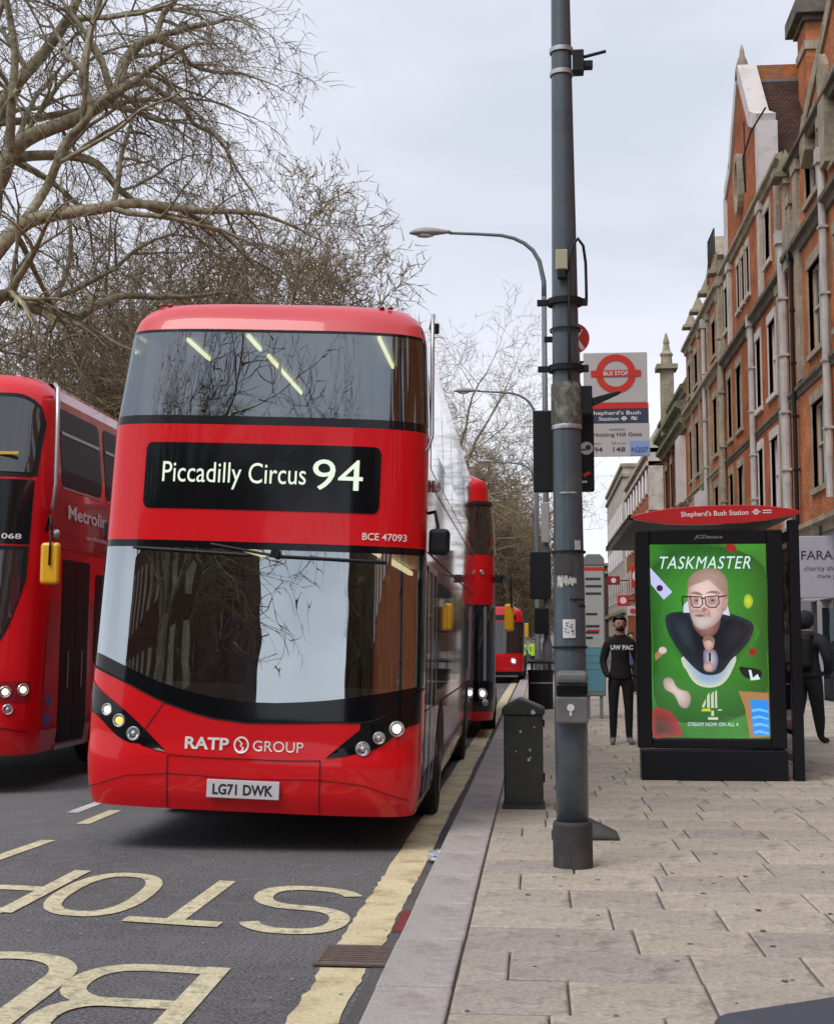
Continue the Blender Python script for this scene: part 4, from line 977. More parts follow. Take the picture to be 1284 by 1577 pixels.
for (x, z, s_) in ((.08, .83, .022), (-.03, .66, .012), (.05, .50, .014), (.04, .42, .016), (-.07, .49, .008), (.09, .70, .007), (.055, .435, .010)):
    mb = MB(); r_ = random.Random(int(x*1000+z*77)); mb.poly([(x+s_*r_.uniform(.5, 1)*math.cos(a), -.0225 if z > .8 else -.0045, z+s_*r_.uniform(.6, 1.4)*math.sin(a)) for a in [2*PI*k/9 for k in range(9)]]); mb.build('sticker_scrap', 'sticker_torn', lb)
# black bin further down
b2 = empty('litter_bin', (.06, 30, PV), label='round black litter bin far down the kerb, just left of the slate-grey column', cat='litter bin')
mb = MB(); mb.lathe([(.27, 0), (.27, .75), (.29, .78), (.29, .84)], 20); mb.build('body', 'black_plastic', b2)
mb = MB(); mb.lathe([(.29, .98), (.29, 1.02), (.2, 1.06), (.05, 1.08)], 20); mb.build('lid', 'black_plastic', b2)
for k in range(4):
    a = PI/4+k*PI/2; mb = MB(); mb.tube([(.27*math.cos(a), .27*math.sin(a), .83), (.27*math.cos(a), .27*math.sin(a), .99)], .02, 6); mb.build('support', 'black_plastic', b2)
mb = MB(); mb.lathe([(.273, .55), (.273, .58)], 20, cap=False); mb.build('band', 'silver', b2)

# ------------------------------------------------------------------ street lamps
def lamp_post(Y, X, label, first=None):
    root = empty('street_lamp', (X, Y, PV), label=label, cat='street lamp', group='street lamps along the kerb')
    mb = MB(); mb.lathe([(.11, 0), (.11, 1.4), (.075, 1.5), (.068, 6), (.06, 9.6)], 14)
    mb.build('pole', 'lamp_grey', root, smooth=True)
    mb = MB(); mb.tube([(0, 0, 9.55), (0, 0, 9.95), (-.10, 0, 10.45), (-.25, 0, 10.72), (-.45, 0, 10.90), (-.7, 0, 11.03), (-1.0, 0, 11.11), (-1.6, 0, 11.16), (-2.25, 0, 11.2)], [.06, .058, .054, .05, .048, .045, .042, .038, .035], 10)
    mb.build('arm', 'lamp_grey', root, smooth=True)
    V = []; F_ = []; n = 14; prof = [(-2.20, .05, .03), (-2.35, .08, .05), (-2.6, .14, .085), (-2.85, .16, .10), (-3.05, .13, .075), (-3.2, .05, .02)]
    mb = MB(); m = len(prof)
    for x, w, h in prof:
        for k in range(n):
            a = 2*PI*k/n; V.append((x, w*math.cos(a), 11.22+(.1 if math.sin(a) > 0 else .0)*0+h*math.sin(a)*(1.35 if math.sin(a) > 0 else .7)-(.0)))
    for i in range(m-1):
        for k in range(n): F_.append((i*n+k, i*n+(k+1) % n, (i+1)*n+(k+1) % n, (i+1)*n+k))
    F_ += [tuple(range(n)), tuple(range((m-1)*n, m*n))]; mb.add(V, F_); h_ = mb.build('lamp_head', 'lamp_shell', root, smooth=True)
    mb = MB(); mb.lathe([(.11, 0), (.10, -.045), (.05, -.06)], 16, (-2.82, 0, 11.17), sx=1.9, sy=1); mb.build('lens', 'lamp_lens', h_, smooth=True)
    return root
L1 = lamp_post(31.8, .22, 'nearest curved-arm street lamp, its lantern highest above the bus queue')
for Y, X, lab in ((52.5, .02, 'second curved-arm street lamp, lantern above the rear of the leading bus'), (73.5, -.05, 'third curved-arm street lamp, small against the bare trees'), (94.5, -.1, 'tiny farthest curved-arm street lamp down the road')):
    c = copy_tree(L1); c.location = (X, Y, PV); c['label'] = lab
# signal heads on the nearest lamp post
s2 = empty('traffic_signal', (.10, 31.6, 1.4), label='dark signal heads stacked on the nearest street lamp post', cat='traffic light')
mb = MB(); mb.box(-.26, .22, 0, .05, 1.15, 2.25); mb.build('backing_board', 'black_plastic', s2, bevel=.02)
mb = MB(); mb.box(-.14, .12, .05, .3, 1.2, 2.2); mb.build('signal_body', 'black_plastic', s2, bevel=.02)
mb = MB(); mb.box(-.16, .16, -.05, .2, .35, .95); mb.build('crossing_box', 'black_plastic', s2, bevel=.02)
mb = MB(); mb.box(.0, .2, -.02, .1, 2.45, 3.4); mb.build('sign_tube', 'lamp_shell', s2, bevel=.03)

# ------------------------------------------------------------------ wayfinding totem
tt = empty('information_panel', (1.075, 26.2, PV), label='tall grey information panel with a teal lower part, seen just right of the slate-grey column', cat='sign')
mb = MB(); mb.box(-.21, .21, 0, .14, .42, 2.90); mb.build('cabinet', 'totem_grey', tt, bevel=.03, bseg=3)
mb = MB(); mb.prism([(-.21, 2.90), (.21, 2.90), (.20, 3.04), (.12, 3.12), (-.12, 3.12), (-.20, 3.04)], 'y', 0, .14); mb.build('cap', 'totem_grey', tt, bevel=.02)
mb = MB(); mb.box(-.18, .18, -.004, .003, 1.34, 2.86); pn = mb.build('map_panel', 'totem_panel', tt)
mb = MB(); mb.box(-.18, .18, -.004, .003, .52, 1.32); bl = mb.build('lower_panel', 'totem_blue', tt)
mb = MB(); mb.box(-.18, .18, -.008, -.004, 2.80, 2.86); mb.build('red_line', 'sign_red', pn)
rr_ = random.Random(3)
for z, w in ((2.62, .17), (2.48, .17), (2.34, .17), (1.95, .12), (1.72, .14), (1.60, .15), (1.50, .08)):
    mb = MB(); mb.box(-.16, -.16+w*2*rr_.uniform(.8, 1), -.008, -.004, z, z+.045); mb.build('print', 'ink', pn)
mb = MB(); mb.box(-.14, .1, -.008, -.004, 1.64, 1.68); mb.build('print', 'sign_red', pn)
for z in (1.18, 1.05, .92):
    mb = MB(); mb.box(-.17, .17, -.008, -.004, z, z+.02); mb.build('print', 'totem_grey', bl)
for x in (-.12, .12):
    mb = MB(); mb.box(x-.03, x+.03, .04, .1, 0, .44); mb.build('leg', 'totem_grey', tt)

# ------------------------------------------------------------------ bus shelter
sh = empty('bus_shelter', (0, 14.6, PV), label='black bus shelter with a red curved roof end and a lit advertising panel', cat='bus shelter')
def lens(x0, x1, zc0, zc1, up, dn, n=24):
    top = []; bot = []
    for i in range(n+1):
        u = i/n; x = x0+(x1-x0)*u; zc = zc0+(zc1-zc0)*u; k = (1-abs(2*u-1)**2.6)
        top.append((x, zc+up*k+.012)); bot.append((x, zc-dn*k-.012))
    return top, bot
top, bot = lens(.995, 2.765, 2.755, 2.80, .085, .090)
mb = MB(); mb.prism(bot+top[::-1], 'y', -.06, .02); mb.build('roof_end', 'shelter_red', sh, bevel=.006)
mb = MB(); t2, b2_ = lens(1.0, 2.76, 2.755, 2.80, .08, .02); mb.prism(b2_+t2[::-1], 'y', .021, 5.0); mb.build('roof', 'shelter_under', sh)
mb = MB(); mb.box(.98, 1.03, .021, 5.0, 2.73, 2.79); mb.build('gutter_edge', 'shelter_black', sh)
def tz(x, z): return (x, -.064, z+(x-1.5)*.025)
mb = MB(); text_onto(mb, tz, "Shepherd's Bush Station", 1.52, 2.22, 2.755, .055, bold=.01)
for i in range(16):
    a, b = 2*PI*i/16, 2*PI*(i+1)/16; mb.quad(*[tz(2.30+r_*math.cos(t), 2.782+r_*math.sin(t)) for r_, t in ((.03, a), (.03, b), (.017, b), (.017, a))])
mb.quad(tz(2.255, 2.776), tz(2.345, 2.776), tz(2.345, 2.788), tz(2.255, 2.788))
for dz in (-.012, .012): mb.quad(tz(2.37, 2.777+dz), tz(2.46, 2.777+dz), tz(2.46, 2.787+dz), tz(2.37, 2.787+dz))
mb.build('shelter_name', 'white_print', sh, fix=False)
# advertising panel
mb = MB()
for (a, b, c, d) in ((1.045, 1.19, .33, 2.62), (2.41, 2.575, .33, 2.62), (1.19, 2.41, 2.475, 2.62), (1.19, 2.41, .33, .43)): mb.box(a, b, 0, .20, c, d)
mb.box(1.19, 2.41, .03, .20, .43, 2.475); mb.build('panel_frame', 'shelter_black', sh, bevel=.012)
mb = MB(); mb.box(1.07, 2.575, -.03, .22, 0, .315); mb.build('panel_plinth', 'shelter_black', sh, bevel=.01)
mb = MB(); text_onto(mb, lambda x, z: (x, -.003, z), 'JCDecaux', 1.66, 1.96, 2.53, .038, shear=.25); mb.build('maker_lettering', 'lamp_shell', sh, fix=False)
mb = MB(); mb.box(2.635, 2.745, -.02, .09, 0, 2.72); mb.build('post', 'shelter_black', sh, bevel=.01)
mb = MB(); mb.box(2.64, 2.74, 4.85, 4.95, 0, 2.70); mb.build('post', 'shelter_black', sh, bevel=.01)
for k in range(3):
    y0 = .16+k*1.58; mb = MB(); mb.box(2.69, 2.70, y0, y0+1.5, .25, 2.45); mb.build('glass_panel', 'shelter_glass', sh)
mb = MB(); mb.box(2.66, 2.73, .09, 4.85, 2.50, 2.62); mb.box(2.67, 2.72, .09, 4.85, .18, .24); mb.build('rail', 'shelter_black', sh)
mb = MB(); mb.box(2.3, 2.62, .6, 4.2, .42, .48); mb.build('bench_seat', 'sign_red', sh, bevel=.01)
for y in (1.0, 3.8):
    mb = MB(); mb.box(2.44, 2.5, y, y+.06, 0, .42); mb.build('bench_leg', 'shelter_black', sh)
mb = MB(); mb.box(2.45, 2.6, .24, .28, 1.0, 2.3); mb.build('timetable_case', 'shelter_black', sh)

# screen with an advertisement (all flat print)
def emis(n, c, k=1.0): mat(n, tuple(x*.25 for x in c), .35, emit=c, es=k)
for n_, c in (('ad_green', (.045, .26, .03)), ('ad_green_hi', (.07, .37, .045)), ('ad_green_top', (.07, .26, .10)), ('ad_green_lo', (.03, .16, .022)), ('ad_white', (.62, .80, .84)), ('ad_skin', (.60, .42, .40)), ('ad_skin_hi', (.74, .58, .55)), ('ad_skin_dk', (.40, .20, .17)), ('ad_hair', (.36, .24, .20)), ('ad_beard', (.55, .46, .44)), ('ad_jacket', (.010, .014, .022)), ('ad_jacket_hi', (.022, .032, .045)), ('ad_glasses', (.012, .015, .02)), ('ad_collar', (.62, .62, .78)),
    ('ad_envelope', (.52, .54, .80)), ('ad_purple', (.05, .01, .09)), ('ad_yellow', (.55, .62, .02)), ('ad_red', (.30, .02, .02)), ('ad_bone', (.62, .50, .46)), ('ad_wood', (.38, .19, .07)), ('ad_sea', (.02, .26, .78)), ('ad_sea_hi', (.16, .50, .85)), ('ad_plate', (.55, .58, .44)), ('ad_plate2', (.30, .42, .60)), ('ad_black', (.01, .012, .012)), ('ad_blush', (.62, .30, .34))):
    emis(n_, c)
# soft-edged green field with brighter middle (flat print)
gm = bpy.data.materials.new('ad_field'); gm.use_nodes = True; MATS['ad_field'] = gm; nt = gm.node_tree; pb = nt.nodes['Principled BSDF']; pb.inputs['Roughness'].default_value = .35
t_ = nt.nodes.new('ShaderNodeTexCoord'); gr_ = nt.nodes.new('ShaderNodeTexNoise'); gr_.inputs['Scale'].default_value = 1.6; gr_.inputs['Detail'].default_value = 3
mpg = nt.nodes.new('ShaderNodeMapping'); nt.links.new(t_.outputs['UV'], mpg.inputs['Vector']); nt.links.new(mpg.outputs[0], gr_.inputs['Vector'])
cr_ = nt.nodes.new('ShaderNodeValToRGB'); cr_.color_ramp.elements[0].position = .36; cr_.color_ramp.elements[0].color = (.018, .10, .016, 1); cr_.color_ramp.elements[1].position = .64; cr_.color_ramp.elements[1].color = (.05, .27, .03, 1)
nt.links.new(gr_.outputs['Fac'], cr_.inputs['Fac']); nt.links.new(cr_.outputs['Color'], pb.inputs['Emission Color']); pb.inputs['Emission Strength'].default_value = 1; pb.inputs['Base Color'].default_value = (.01, .05, .01, 1)
# screen coordinates: u 0..1 across, v 0..1.78 up ; width 1.205 m
SX0, SX1, SZ0, SZ1 = 1.195, 2.405, .435, 2.47; SWd = SX1-SX0
scr = MB(); scr.quad((SX0, .025, SZ0), (SX1, .025, SZ0), (SX1, .025, SZ1), (SX0, .025, SZ1)); screen = scr.build('screen', 'ad_field', sh)
sm_ = bpy.data.materials.new('ad_soft'); sm_.use_nodes = True; MATS['ad_soft'] = sm_; nt = sm_.node_tree; pb = nt.nodes['Principled BSDF']; pb.inputs['Roughness'].default_value = .35; pb.inputs['Base Color'].default_value = (.02, .02, .02, 1)
at_ = nt.nodes.new('ShaderNodeAttribute'); at_.attribute_name = 'print'; nt.links.new(at_.outputs['Color'], pb.inputs['Emission Color']); pb.inputs['Emission Strength'].default_value = 1
def soft(name, pts, cin, cout, l, centre=None, k=4, power=1.4):
    """flat printed shape whose ink runs from cin at its heart to cout at its rim"""
    P_ = []; n = len(pts)
    for i in range(n):
        p0, p1, p2, p3 = [Vector(pts[(i+j-1) % n]) for j in range(4)]
        for j in range(k): t = j/k; P_.append(.5*((2*p1)+(-p0+p2)*t+(2*p0-5*p1+4*p2-p3)*t*t+(-p0+3*p1-3*p2+p3)*t**3))
    n = len(P_); c = Vector(centre) if centre else sum(P_, Vector((0, 0)))/n; V = [c]; T_ = [0.0]; F_ = []; R_ = 7
    for r_ in range(1, R_+1):
        for p in P_: V.append(c.lerp(p, r_/R_)); T_.append((r_/R_)**power)
    for i in range(n): F_.append((0, 1+i, 1+(i+1) % n))
    for r_ in range(R_-1):
        for i in range(n): a = 1+r_*n+i; b = 1+r_*n+(i+1) % n; F_.append((a, a+n, b+n, b))
    mb = MB(); mb.add([U(v[0], v[1], l) for v in V], F_); o = mb.build(name, 'ad_soft', screen, fix=False)
    at2 = o.data.color_attributes.new('print', 'FLOAT_COLOR', 'POINT')
    for i, t in enumerate(T_): at2.data[i].color = tuple(cin[j]*(1-t)+cout[j]*t for j in range(3))+(1,)
    return o
def U(u, v, l): return (SX0+u*SWd, .025-.0012*l, SZ1-v*(SZ1-SZ0))
def blob(name, m, pts, l, smooth_n=0):
    pts = [tuple(p) for p in pts]
    if smooth_n:
        P_ = []; n = len(pts)
        for i in range(n):
            p0, p1, p2, p3 = [Vector(pts[(i+k-1) % n]) for k in range(4)]
            for j in range(smooth_n):
                t = j/smooth_n; P_.append(.5*((2*p1)+(-p0+p2)*t+(2*p0-5*p1+4*p2-p3)*t*t+(-p0+3*p1-3*p2+p3)*t**3))
        pts = P_
    mb = MB(); mb.poly([U(p[0], p[1], l) for p in pts]); return mb.build(name, m, screen)
def oval(name, m, cx, cy, rx, ry, l, rot=0, a0=0, a1=360):
    pts = []; n = 28; c, s = math.cos(math.radians(rot)), math.sin(math.radians(rot)); asp = SWd/(SZ1-SZ0)
    for k in range(n):
        a = math.radians(a0+(a1-a0)*k/(n if a1-a0 == 360 else n-1)); x, y = rx*math.cos(a), ry*math.sin(a)/asp
        x_, y_ = x*c-y*asp*s, x*s/asp*1+y*c; 
        pts.append((cx+(rx*math.cos(a)*c-(ry)*math.sin(a)*s), cy+((rx*math.cos(a))*s+(ry)*math.sin(a)*c)*asp))
    return blob(name, m, pts, l)
# pixel box of the lit field in the photograph: 997..1173 by 840..1138 -> u,v
def q(px, py): return ((px-998)/175.0, (py-840)/298.0)
def Q(l): return [q(*p) for p in l]
mb = MB(); text_onto(mb, lambda x, z: U(x, -z, 6), 'TASKMASTER', .085, .865, -.128, .068, shear=.28, spacing=1.1); mb.build('poster_title', 'ad_white', screen, fix=False)
soft('printed_glow', [(.02, .12), (.5, .01), (.98, .12), (.98, .5), (.95, .8), (.5, .93), (.05, .85), (.02, .5)], (.060, .32, .036), (.018, .10, .014), 1, centre=(.42, .34), power=1.5)
blob('printed_envelope', 'ad_envelope', Q([(998, 876), (1031, 914), (1018, 926), (999, 902)]), 2); oval('printed_seal', 'ad_purple', *q(1012, 908), .028, .028, 3)
soft('printed_plate', Q([(1047, 1012), (1120, 1010), (1118, 1035), (1104, 1055), (1084, 1061), (1064, 1055), (1051, 1036)]), (.30, .42, .60), (.60, .62, .46), 3, power=3)
soft('printed_shadow', Q([(1022, 962), (1090, 940), (1158, 966), (1146, 1004), (1112, 1040), (1084, 1050), (1050, 1034), (1024, 992)]), (.015, .07, .015), (.040, .22, .026), 2, power=3)
soft('printed_plate', Q([(1049, 1022), (1118, 1020), (1116, 1037), (1104, 1055), (1084, 1061), (1064, 1055), (1053, 1038)]), (.22, .34, .55), (.62, .64, .48), 3, centre=q(1084, 1030), power=3.5)
soft('printed_jacket', Q([(1024, 948), (1050, 944), (1095, 944), (1125, 950), (1148, 960), (1152, 972), (1141, 995), (1118, 1018), (1103, 1037), (1085, 1042), (1068, 1036), (1045, 1012), (1028, 985), (1020, 962)]), (.006, .009, .016), (.018, .026, .038), 4, power=2)
soft('printed_sleeve', Q([(1028, 953), (1050, 950), (1060, 975), (1066, 1012), (1048, 1004), (1033, 978)]), (.030, .042, .055), (.010, .015, .022), 5)
soft('printed_sleeve', Q([(1112, 958), (1140, 964), (1144, 975), (1128, 998), (1106, 1018), (1104, 985)]), (.016, .022, .035), (.006, .009, .015), 5)
blob('printed_collar', 'ad_collar', Q([(1048, 934), (1056, 926), (1060, 946), (1047, 946)]), 5); blob('printed_collar', 'ad_collar', Q([(1104, 930), (1114, 936), (1117, 951), (1104, 948)]), 5)
soft('printed_neck', Q([(1062, 960), (1100, 950), (1098, 974), (1082, 986), (1068, 976)]), (.34, .17, .14), (.16, .07, .06), 6)
soft('printed_ear', Q([(1104, 920), (1114, 919), (1113, 938), (1106, 943)]), (.66, .38, .36), (.40, .20, .17), 6)
soft('printed_hair', Q([(1053, 906), (1058, 890), (1070, 881), (1086, 878), (1102, 882), (1112, 894), (1115, 914), (1110, 926), (1092, 900), (1060, 905)]), (.50, .37, .31), (.27, .17, .13), 6, power=2)
soft('printed_head', Q([(1055, 908), (1061, 893), (1074, 887), (1090, 886), (1103, 892), (1110, 908), (1111, 926), (1107, 946), (1096, 963), (1078, 972), (1064, 966), (1057, 948), (1054, 926)]), (.80, .60, .55), (.42, .23, .20), 7, centre=q(1076, 912), power=2.2)
soft('printed_cheek', Q([(1084, 936), (1100, 934), (1104, 946), (1092, 956), (1084, 950)]), (.70, .46, .43), (.58, .38, .35), 8)
soft('printed_beard', Q([(1057, 945), (1066, 941), (1076, 943), (1088, 948), (1102, 938), (1107, 944), (1098, 961), (1078, 972), (1064, 966)]), (.60, .52, .50), (.38, .25, .22), 8, centre=q(1074, 962), power=2)
soft('printed_hair', Q([(1055, 906), (1058, 891), (1071, 881), (1088, 877), (1104, 882), (1114, 897), (1114, 922), (1109, 908), (1101, 896), (1087, 890), (1070, 893), (1061, 900)]), (.44, .32, .26), (.30, .19, .15), 9)
soft('printed_brow', Q([(1057, 916), (1066, 913), (1076, 917), (1075, 920), (1065, 918)]), (.25, .14, .11), (.45, .29, .25), 9, power=2); soft('printed_brow', Q([(1080, 917), (1090, 912), (1102, 914), (1102, 918), (1090, 916)]), (.25, .14, .11), (.45, .29, .25), 9, power=2)
for ex in (1067, 1091):
    soft('printed_eye_socket', Q([(ex-9, 924), (ex, 920), (ex+9, 924), (ex+8, 934), (ex-8, 935)]), (.30, .16, .17), (.60, .40, .38), 9); soft('printed_eye', Q([(ex-4, 927), (ex, 925), (ex+5, 927), (ex, 929.5)]), (.02, .02, .03), (.45, .38, .36), 10, power=2.5)
soft('printed_nose', Q([(1070, 922), (1077, 922), (1079, 934), (1082, 941), (1074, 944), (1066, 940), (1069, 933)]), (.80, .56, .52), (.52, .31, .28), 10, power=2); soft('printed_nose_shade', Q([(1076, 938), (1083, 939), (1082, 944), (1074, 945)]), (.30, .14, .12), (.50, .30, .27), 11)
soft('printed_mouth', Q([(1062, 951), (1071, 948), (1082, 951), (1072, 953)]), (.24, .08, .07), (.50, .31, .29), 11, power=2); soft('printed_crease', Q([(1083, 942), (1086, 941), (1088, 952), (1085, 954)]), (.36, .20, .18), (.56, .38, .35), 11)
def ringq(name, m, pts, l, w):
    P_ = [Vector(U(*q(*p), l)) for p in pts]; n = len(P_); mb = MB()
    for i in range(n):
        a, b = P_[i], P_[(i+1) % n]; d = (b-a).normalized(); nn = Vector((-d.z, 0, d.x))*w
        mb.quad(a-nn-d*w*.5, b-nn+d*w*.5, b+nn+d*w*.5, a+nn-d*w*.5)
    return mb.build(name, m, screen)
ringq('printed_glasses', 'ad_glasses', [(1058, 921), (1075, 922), (1076, 933), (1072, 938), (1063, 938), (1059, 934)], 12, .0055); ringq('printed_glasses', 'ad_glasses', [(1080, 922), (1100, 920), (1101, 931), (1096, 938), (1086, 938), (1081, 934)], 12, .0055)
mb = MB()
for a, b in (((1075, 924), (1081, 924)), ((1046, 921), (1059, 922)), ((1046, 921), (1046, 936)), ((1100, 922), (1112, 920))):
    A_, B_ = Vector(U(*q(*a), 13)), Vector(U(*q(*b), 13)); d = (B_-A_).normalized(); nn = Vector((-d.z, 0, d.x))*.007; mb.quad(A_-nn, B_-nn, B_+nn, A_+nn)
mb.build('printed_glasses', 'ad_glasses', screen)
soft('printed_small_figure', Q([(1076, 1006), (1084, 1002), (1094, 1004), (1098, 1020), (1092, 1036), (1078, 1034)]), (.50, .48, .58), (.12, .11, .16), 6); soft('printed_small_head', Q([(1077, 988), (1084, 984), (1091, 988), (1092, 998), (1084, 1006), (1077, 998)]), (.66, .44, .42), (.36, .19, .16), 7); soft('printed_small_hand', Q([(1076, 1026), (1084, 1022), (1091, 1027), (1088, 1036), (1078, 1035)]), (.66, .44, .40), (.40, .22, .18), 8)
soft('printed_small_hair', Q([(1075, 992), (1077, 985), (1084, 982), (1092, 985), (1093, 993), (1088, 988), (1080, 988)]), (.20, .12, .09), (.30, .18, .14), 9); blob('printed_small_tie', 'ad_black', Q([(1084, 1008), (1087, 1008), (1087, 1020), (1084, 1022)]), 9)
soft('printed_lemon', Q([(1140, 920), (1147, 918), (1152, 926), (1150, 936), (1143, 940), (1138, 932)]), (.62, .68, .04), (.22, .40, .03), 3); oval('printed_cherry', 'ad_red', *q(1121, 846), .05, .035, 3, 20); blob('printed_cone', 'ad_wood', Q([(1003, 1010), (1014, 1000), (1016, 1010), (1004, 1020)]), 3); oval('printed_scoop', 'ad_bone', *q(1015, 1004), .035, .03, 4)
soft('printed_bone', Q([(1015, 1052), (1020, 1046), (1029, 1048), (1034, 1058), (1042, 1064), (1053, 1068), (1056, 1080), (1050, 1092), (1040, 1090), (1034, 1078), (1028, 1070), (1018, 1064)]), (.66, .55, .50), (.34, .25, .22), 3, power=2)
blob('printed_cow', 'ad_black', Q([(1129, 1030), (1140, 1030), (1160, 1034), (1162, 1044), (1150, 1048), (1136, 1044)]), 3, 3)
blob('printed_cow_patch', 'ad_white', Q([(1143, 1034), (1147, 1034), (1149, 1046), (1156, 1040), (1160, 1048), (1146, 1050)]), 4); oval('printed_bug', 'ad_red', *q(1150, 1006), .035, .03, 3)
blob('printed_frame', 'ad_wood', Q([(1127, 1066), (1172, 1069), (1172, 1135), (1143, 1137), (1136, 1090)]), 3); blob('printed_sea', 'ad_sea', Q([(1144, 1078), (1171, 1080), (1172, 1133), (1148, 1134)]), 4)
for k in range(4): blob('printed_wave', 'ad_sea_hi', Q([(1146+k, 1094+k*11), (1158, 1092+k*11), (1171, 1096+k*11), (1171, 1099+k*11), (1157, 1096+k*11), (1147+k, 1098+k*11)]), 5)
soft('printed_bowl', Q([(999, 1096), (1012, 1093), (1028, 1101), (1038, 1118), (1041, 1134), (1020, 1136), (999, 1136)]), (.05, .03, .025), (.36, .03, .03), 3, centre=q(1008, 1125), power=1.5)
# broadcaster mark: a blocky figure four, and the line of type under it
mb = MB()
def bq(pts, l=6): mb.poly([U(*q(*p), l) for p in pts])
bq([(1086, 1072), (1090, 1066), (1090, 1092), (1086, 1092)]); bq([(1080, 1074), (1084, 1068), (1084, 1092), (1080, 1092)]); bq([(1072, 1090), (1078, 1078), (1078, 1086), (1075, 1092)]); bq([(1092, 1068), (1095, 1064), (1095, 1092), (1092, 1092)])
bq([(1086, 1096), (1090, 1096), (1090, 1104), (1086, 1104)]); bq([(1081, 1106), (1096, 1106), (1096, 1110), (1081, 1110)]); bq([(1096, 1094), (1102, 1094), (1102, 1096), (1096, 1096)]); mb.build('channel_mark', 'ad_plate', screen)
mb = MB(); bq([(1073, 1093), (1085, 1093), (1085, 1097), (1071, 1097)]); mb.build('channel_mark_bar', 'ad_yellow', screen)
mb = MB(); text_onto(mb, lambda x, z: U(x, -z, 6), 'STREAM NOW ON ALL 4', .30, .73, -.938, .020); mb.build('poster_line', 'ad_white', screen, fix=False)
pgl = glass_mat('panel_glass', (.93, .93, .93), .02); mb = MB(); mb.box(1.191, 2.409, .000, .004, .432, 2.474); mb.build('panel_glass', 'panel_glass', sh)

# ------------------------------------------------------------------ grey cabinet top in the corner and litter
cb = empty('street_cabinet', (1.03, 3.40, PV), (0, 0, math.radians(32)), label='low dark grey cabinet with a rounded top, only its corner in the bottom right', cat='cabinet')
mb = MB(); mb.box(-.415, .9, -.3, .50, .40, .50); mb.build('top', 'box_grey', cb, bevel=.045, bseg=5)
mb = MB(); mb.box(-.37, .85, -.26, .46, 0, .40); mb.build('body', 'box_grey', cb, bevel=.02)
import bmesh
def crumple(name, m, loc, s, seed, label, cat, flat=.6, group=None):
    bm = bmesh.new(); bmesh.ops.create_icosphere(bm, subdivisions=3, radius=1); r_ = random.Random(seed); from_n = __import__('mathutils').noise
    for v in bm.verts:
        p = v.co*1.7+Vector((seed, 0, 0)); n = from_n.noise(p)+.5*from_n.noise(p*2.7); v.co *= (1+.55*n); v.co.z *= flat
    mz = min(v.co.z for v in bm.verts)
    for v in bm.verts: v.co = Vector((v.co.x*s[0], v.co.y*s[1], (v.co.z-mz)*s[2]))
    me = bpy.data.meshes.new(name); bm.to_mesh(me); bm.free(); me.materials.append(MATS[m]); o = bpy.data.objects.new(name, me); COL.objects.link(o); o.location = loc
    return tag(o, label, cat, group)
mat('plastic_film', (.55, .58, .68), .15, coat=.8)
crumple('plastic_bag', 'plastic_film', (-.735, 9.85, .006), (.065, .14, .05), 3, 'crumpled clear plastic wrapper lying in the gutter by the kerb', 'litter')
crumple('paper_scrap', 'sticker_white', (-.665, 7.62, .004), (.028, .03, .012), 8, 'small white scrap of paper beside the red patch in the gutter', 'litter')
# ------------------------------------------------------------------ buildings on the right
def cuts(lo, hi, vals): return sorted(set([lo, hi]+[v for v in vals if lo < v < hi]))
def wall_x(root, X, y0, y1, z0, z1, holes, m, name='wall', depth=.22, sgn=-1):
    """wall in the plane x=X facing the street, with real openings and reveals"""
    ys = cuts(y0, y1, [v for h in holes for v in h[:2]]); zs = cuts(z0, z1, [v for h in holes for v in h[2:4]]); mb = MB()
    for a, b in zip(ys, ys[1:]):
        for c, d in zip(zs, zs[1:]):
            if any(h[0]-1e-6 <= a and b <= h[1]+1e-6 and h[2]-1e-6 <= c and d <= h[3]+1e-6 for h in holes): continue
            mb.quad((X, a, c), (X, b, c), (X, b, d), (X, a, d))
    for (a, b, c, d) in holes:
        D = X+depth
        mb.quad((X, a, c), (D, a, c), (D, a, d), (X, a, d)); mb.quad((X, b, c), (X, b, d), (D, b, d), (D, b, c))
        mb.quad((X, a, d), (D, a, d), (D, b, d), (X, b, d)); mb.quad((X, a, c), (X, b, c), (D, b, c), (D, a, c))
    # returns
    mb.quad((X, y0, z0), (X+10, y0, z0), (X+10, y0, z1), (X, y0, z1)); mb.quad((X, y1, z0), (X, y1, z1), (X+10, y1, z1), (X+10, y1, z0))
    return mb.build(name, m, root, fix=False)
def window(root, X, a, b, c, d, fm='frame_white', surround='stone', mull=1, deep=.12, trans=True, sill=True):
    mb = MB(); w = .07; x0, x1 = X+deep, X+deep+.07
    mb.box(x0, x1, a, a+w, c, d); mb.box(x0, x1, b-w, b, c, d); mb.box(x0, x1, a+w, b-w, d-w, d); mb.box(x0, x1, a+w, b-w, c, c+w)
    for k in range(mull): y = a+(b-a)*(k+1)/(mull+1); mb.box(x0-.01, x1-.002, y-w*.6, y+w*.6, c+w, d-w)
    if trans: z = c+(d-c)*.52; mb.box(x0-.012, x1-.004, a+w, b-w, z-.03, z+.03)
    f = mb.build('window', fm, root)
    n = mull+1
    for k in range(n):
        mb = MB(); ya = a+w+(b-a-2*w)*k/n+.02; yb = a+w+(b-a-2*w)*(k+1)/n-.02
        mb.quad((x1-.03, ya, c+w), (x1-.03, yb, c+w), (x1-.03, yb, d-w), (x1-.03, ya, d-w)); mb.build('pane', 'window_glass', f)
    if surround:
        mb = MB(); s = .10; X0 = X-.03
        mb.box(X0, X+.1, a-s, a, c, d); mb.box(X0, X+.1, b, b+s, c, d); mb.box(X0-.02, X+.1, a-s, b+s, d, d+.28); mb.build('surround', surround, f)
    if sill:
        mb = MB(); mb.box(X-.09, X+.1, a-.20, b+.20, c-.14, c); mb.build('sill', surround or 'stone', f)
    return f
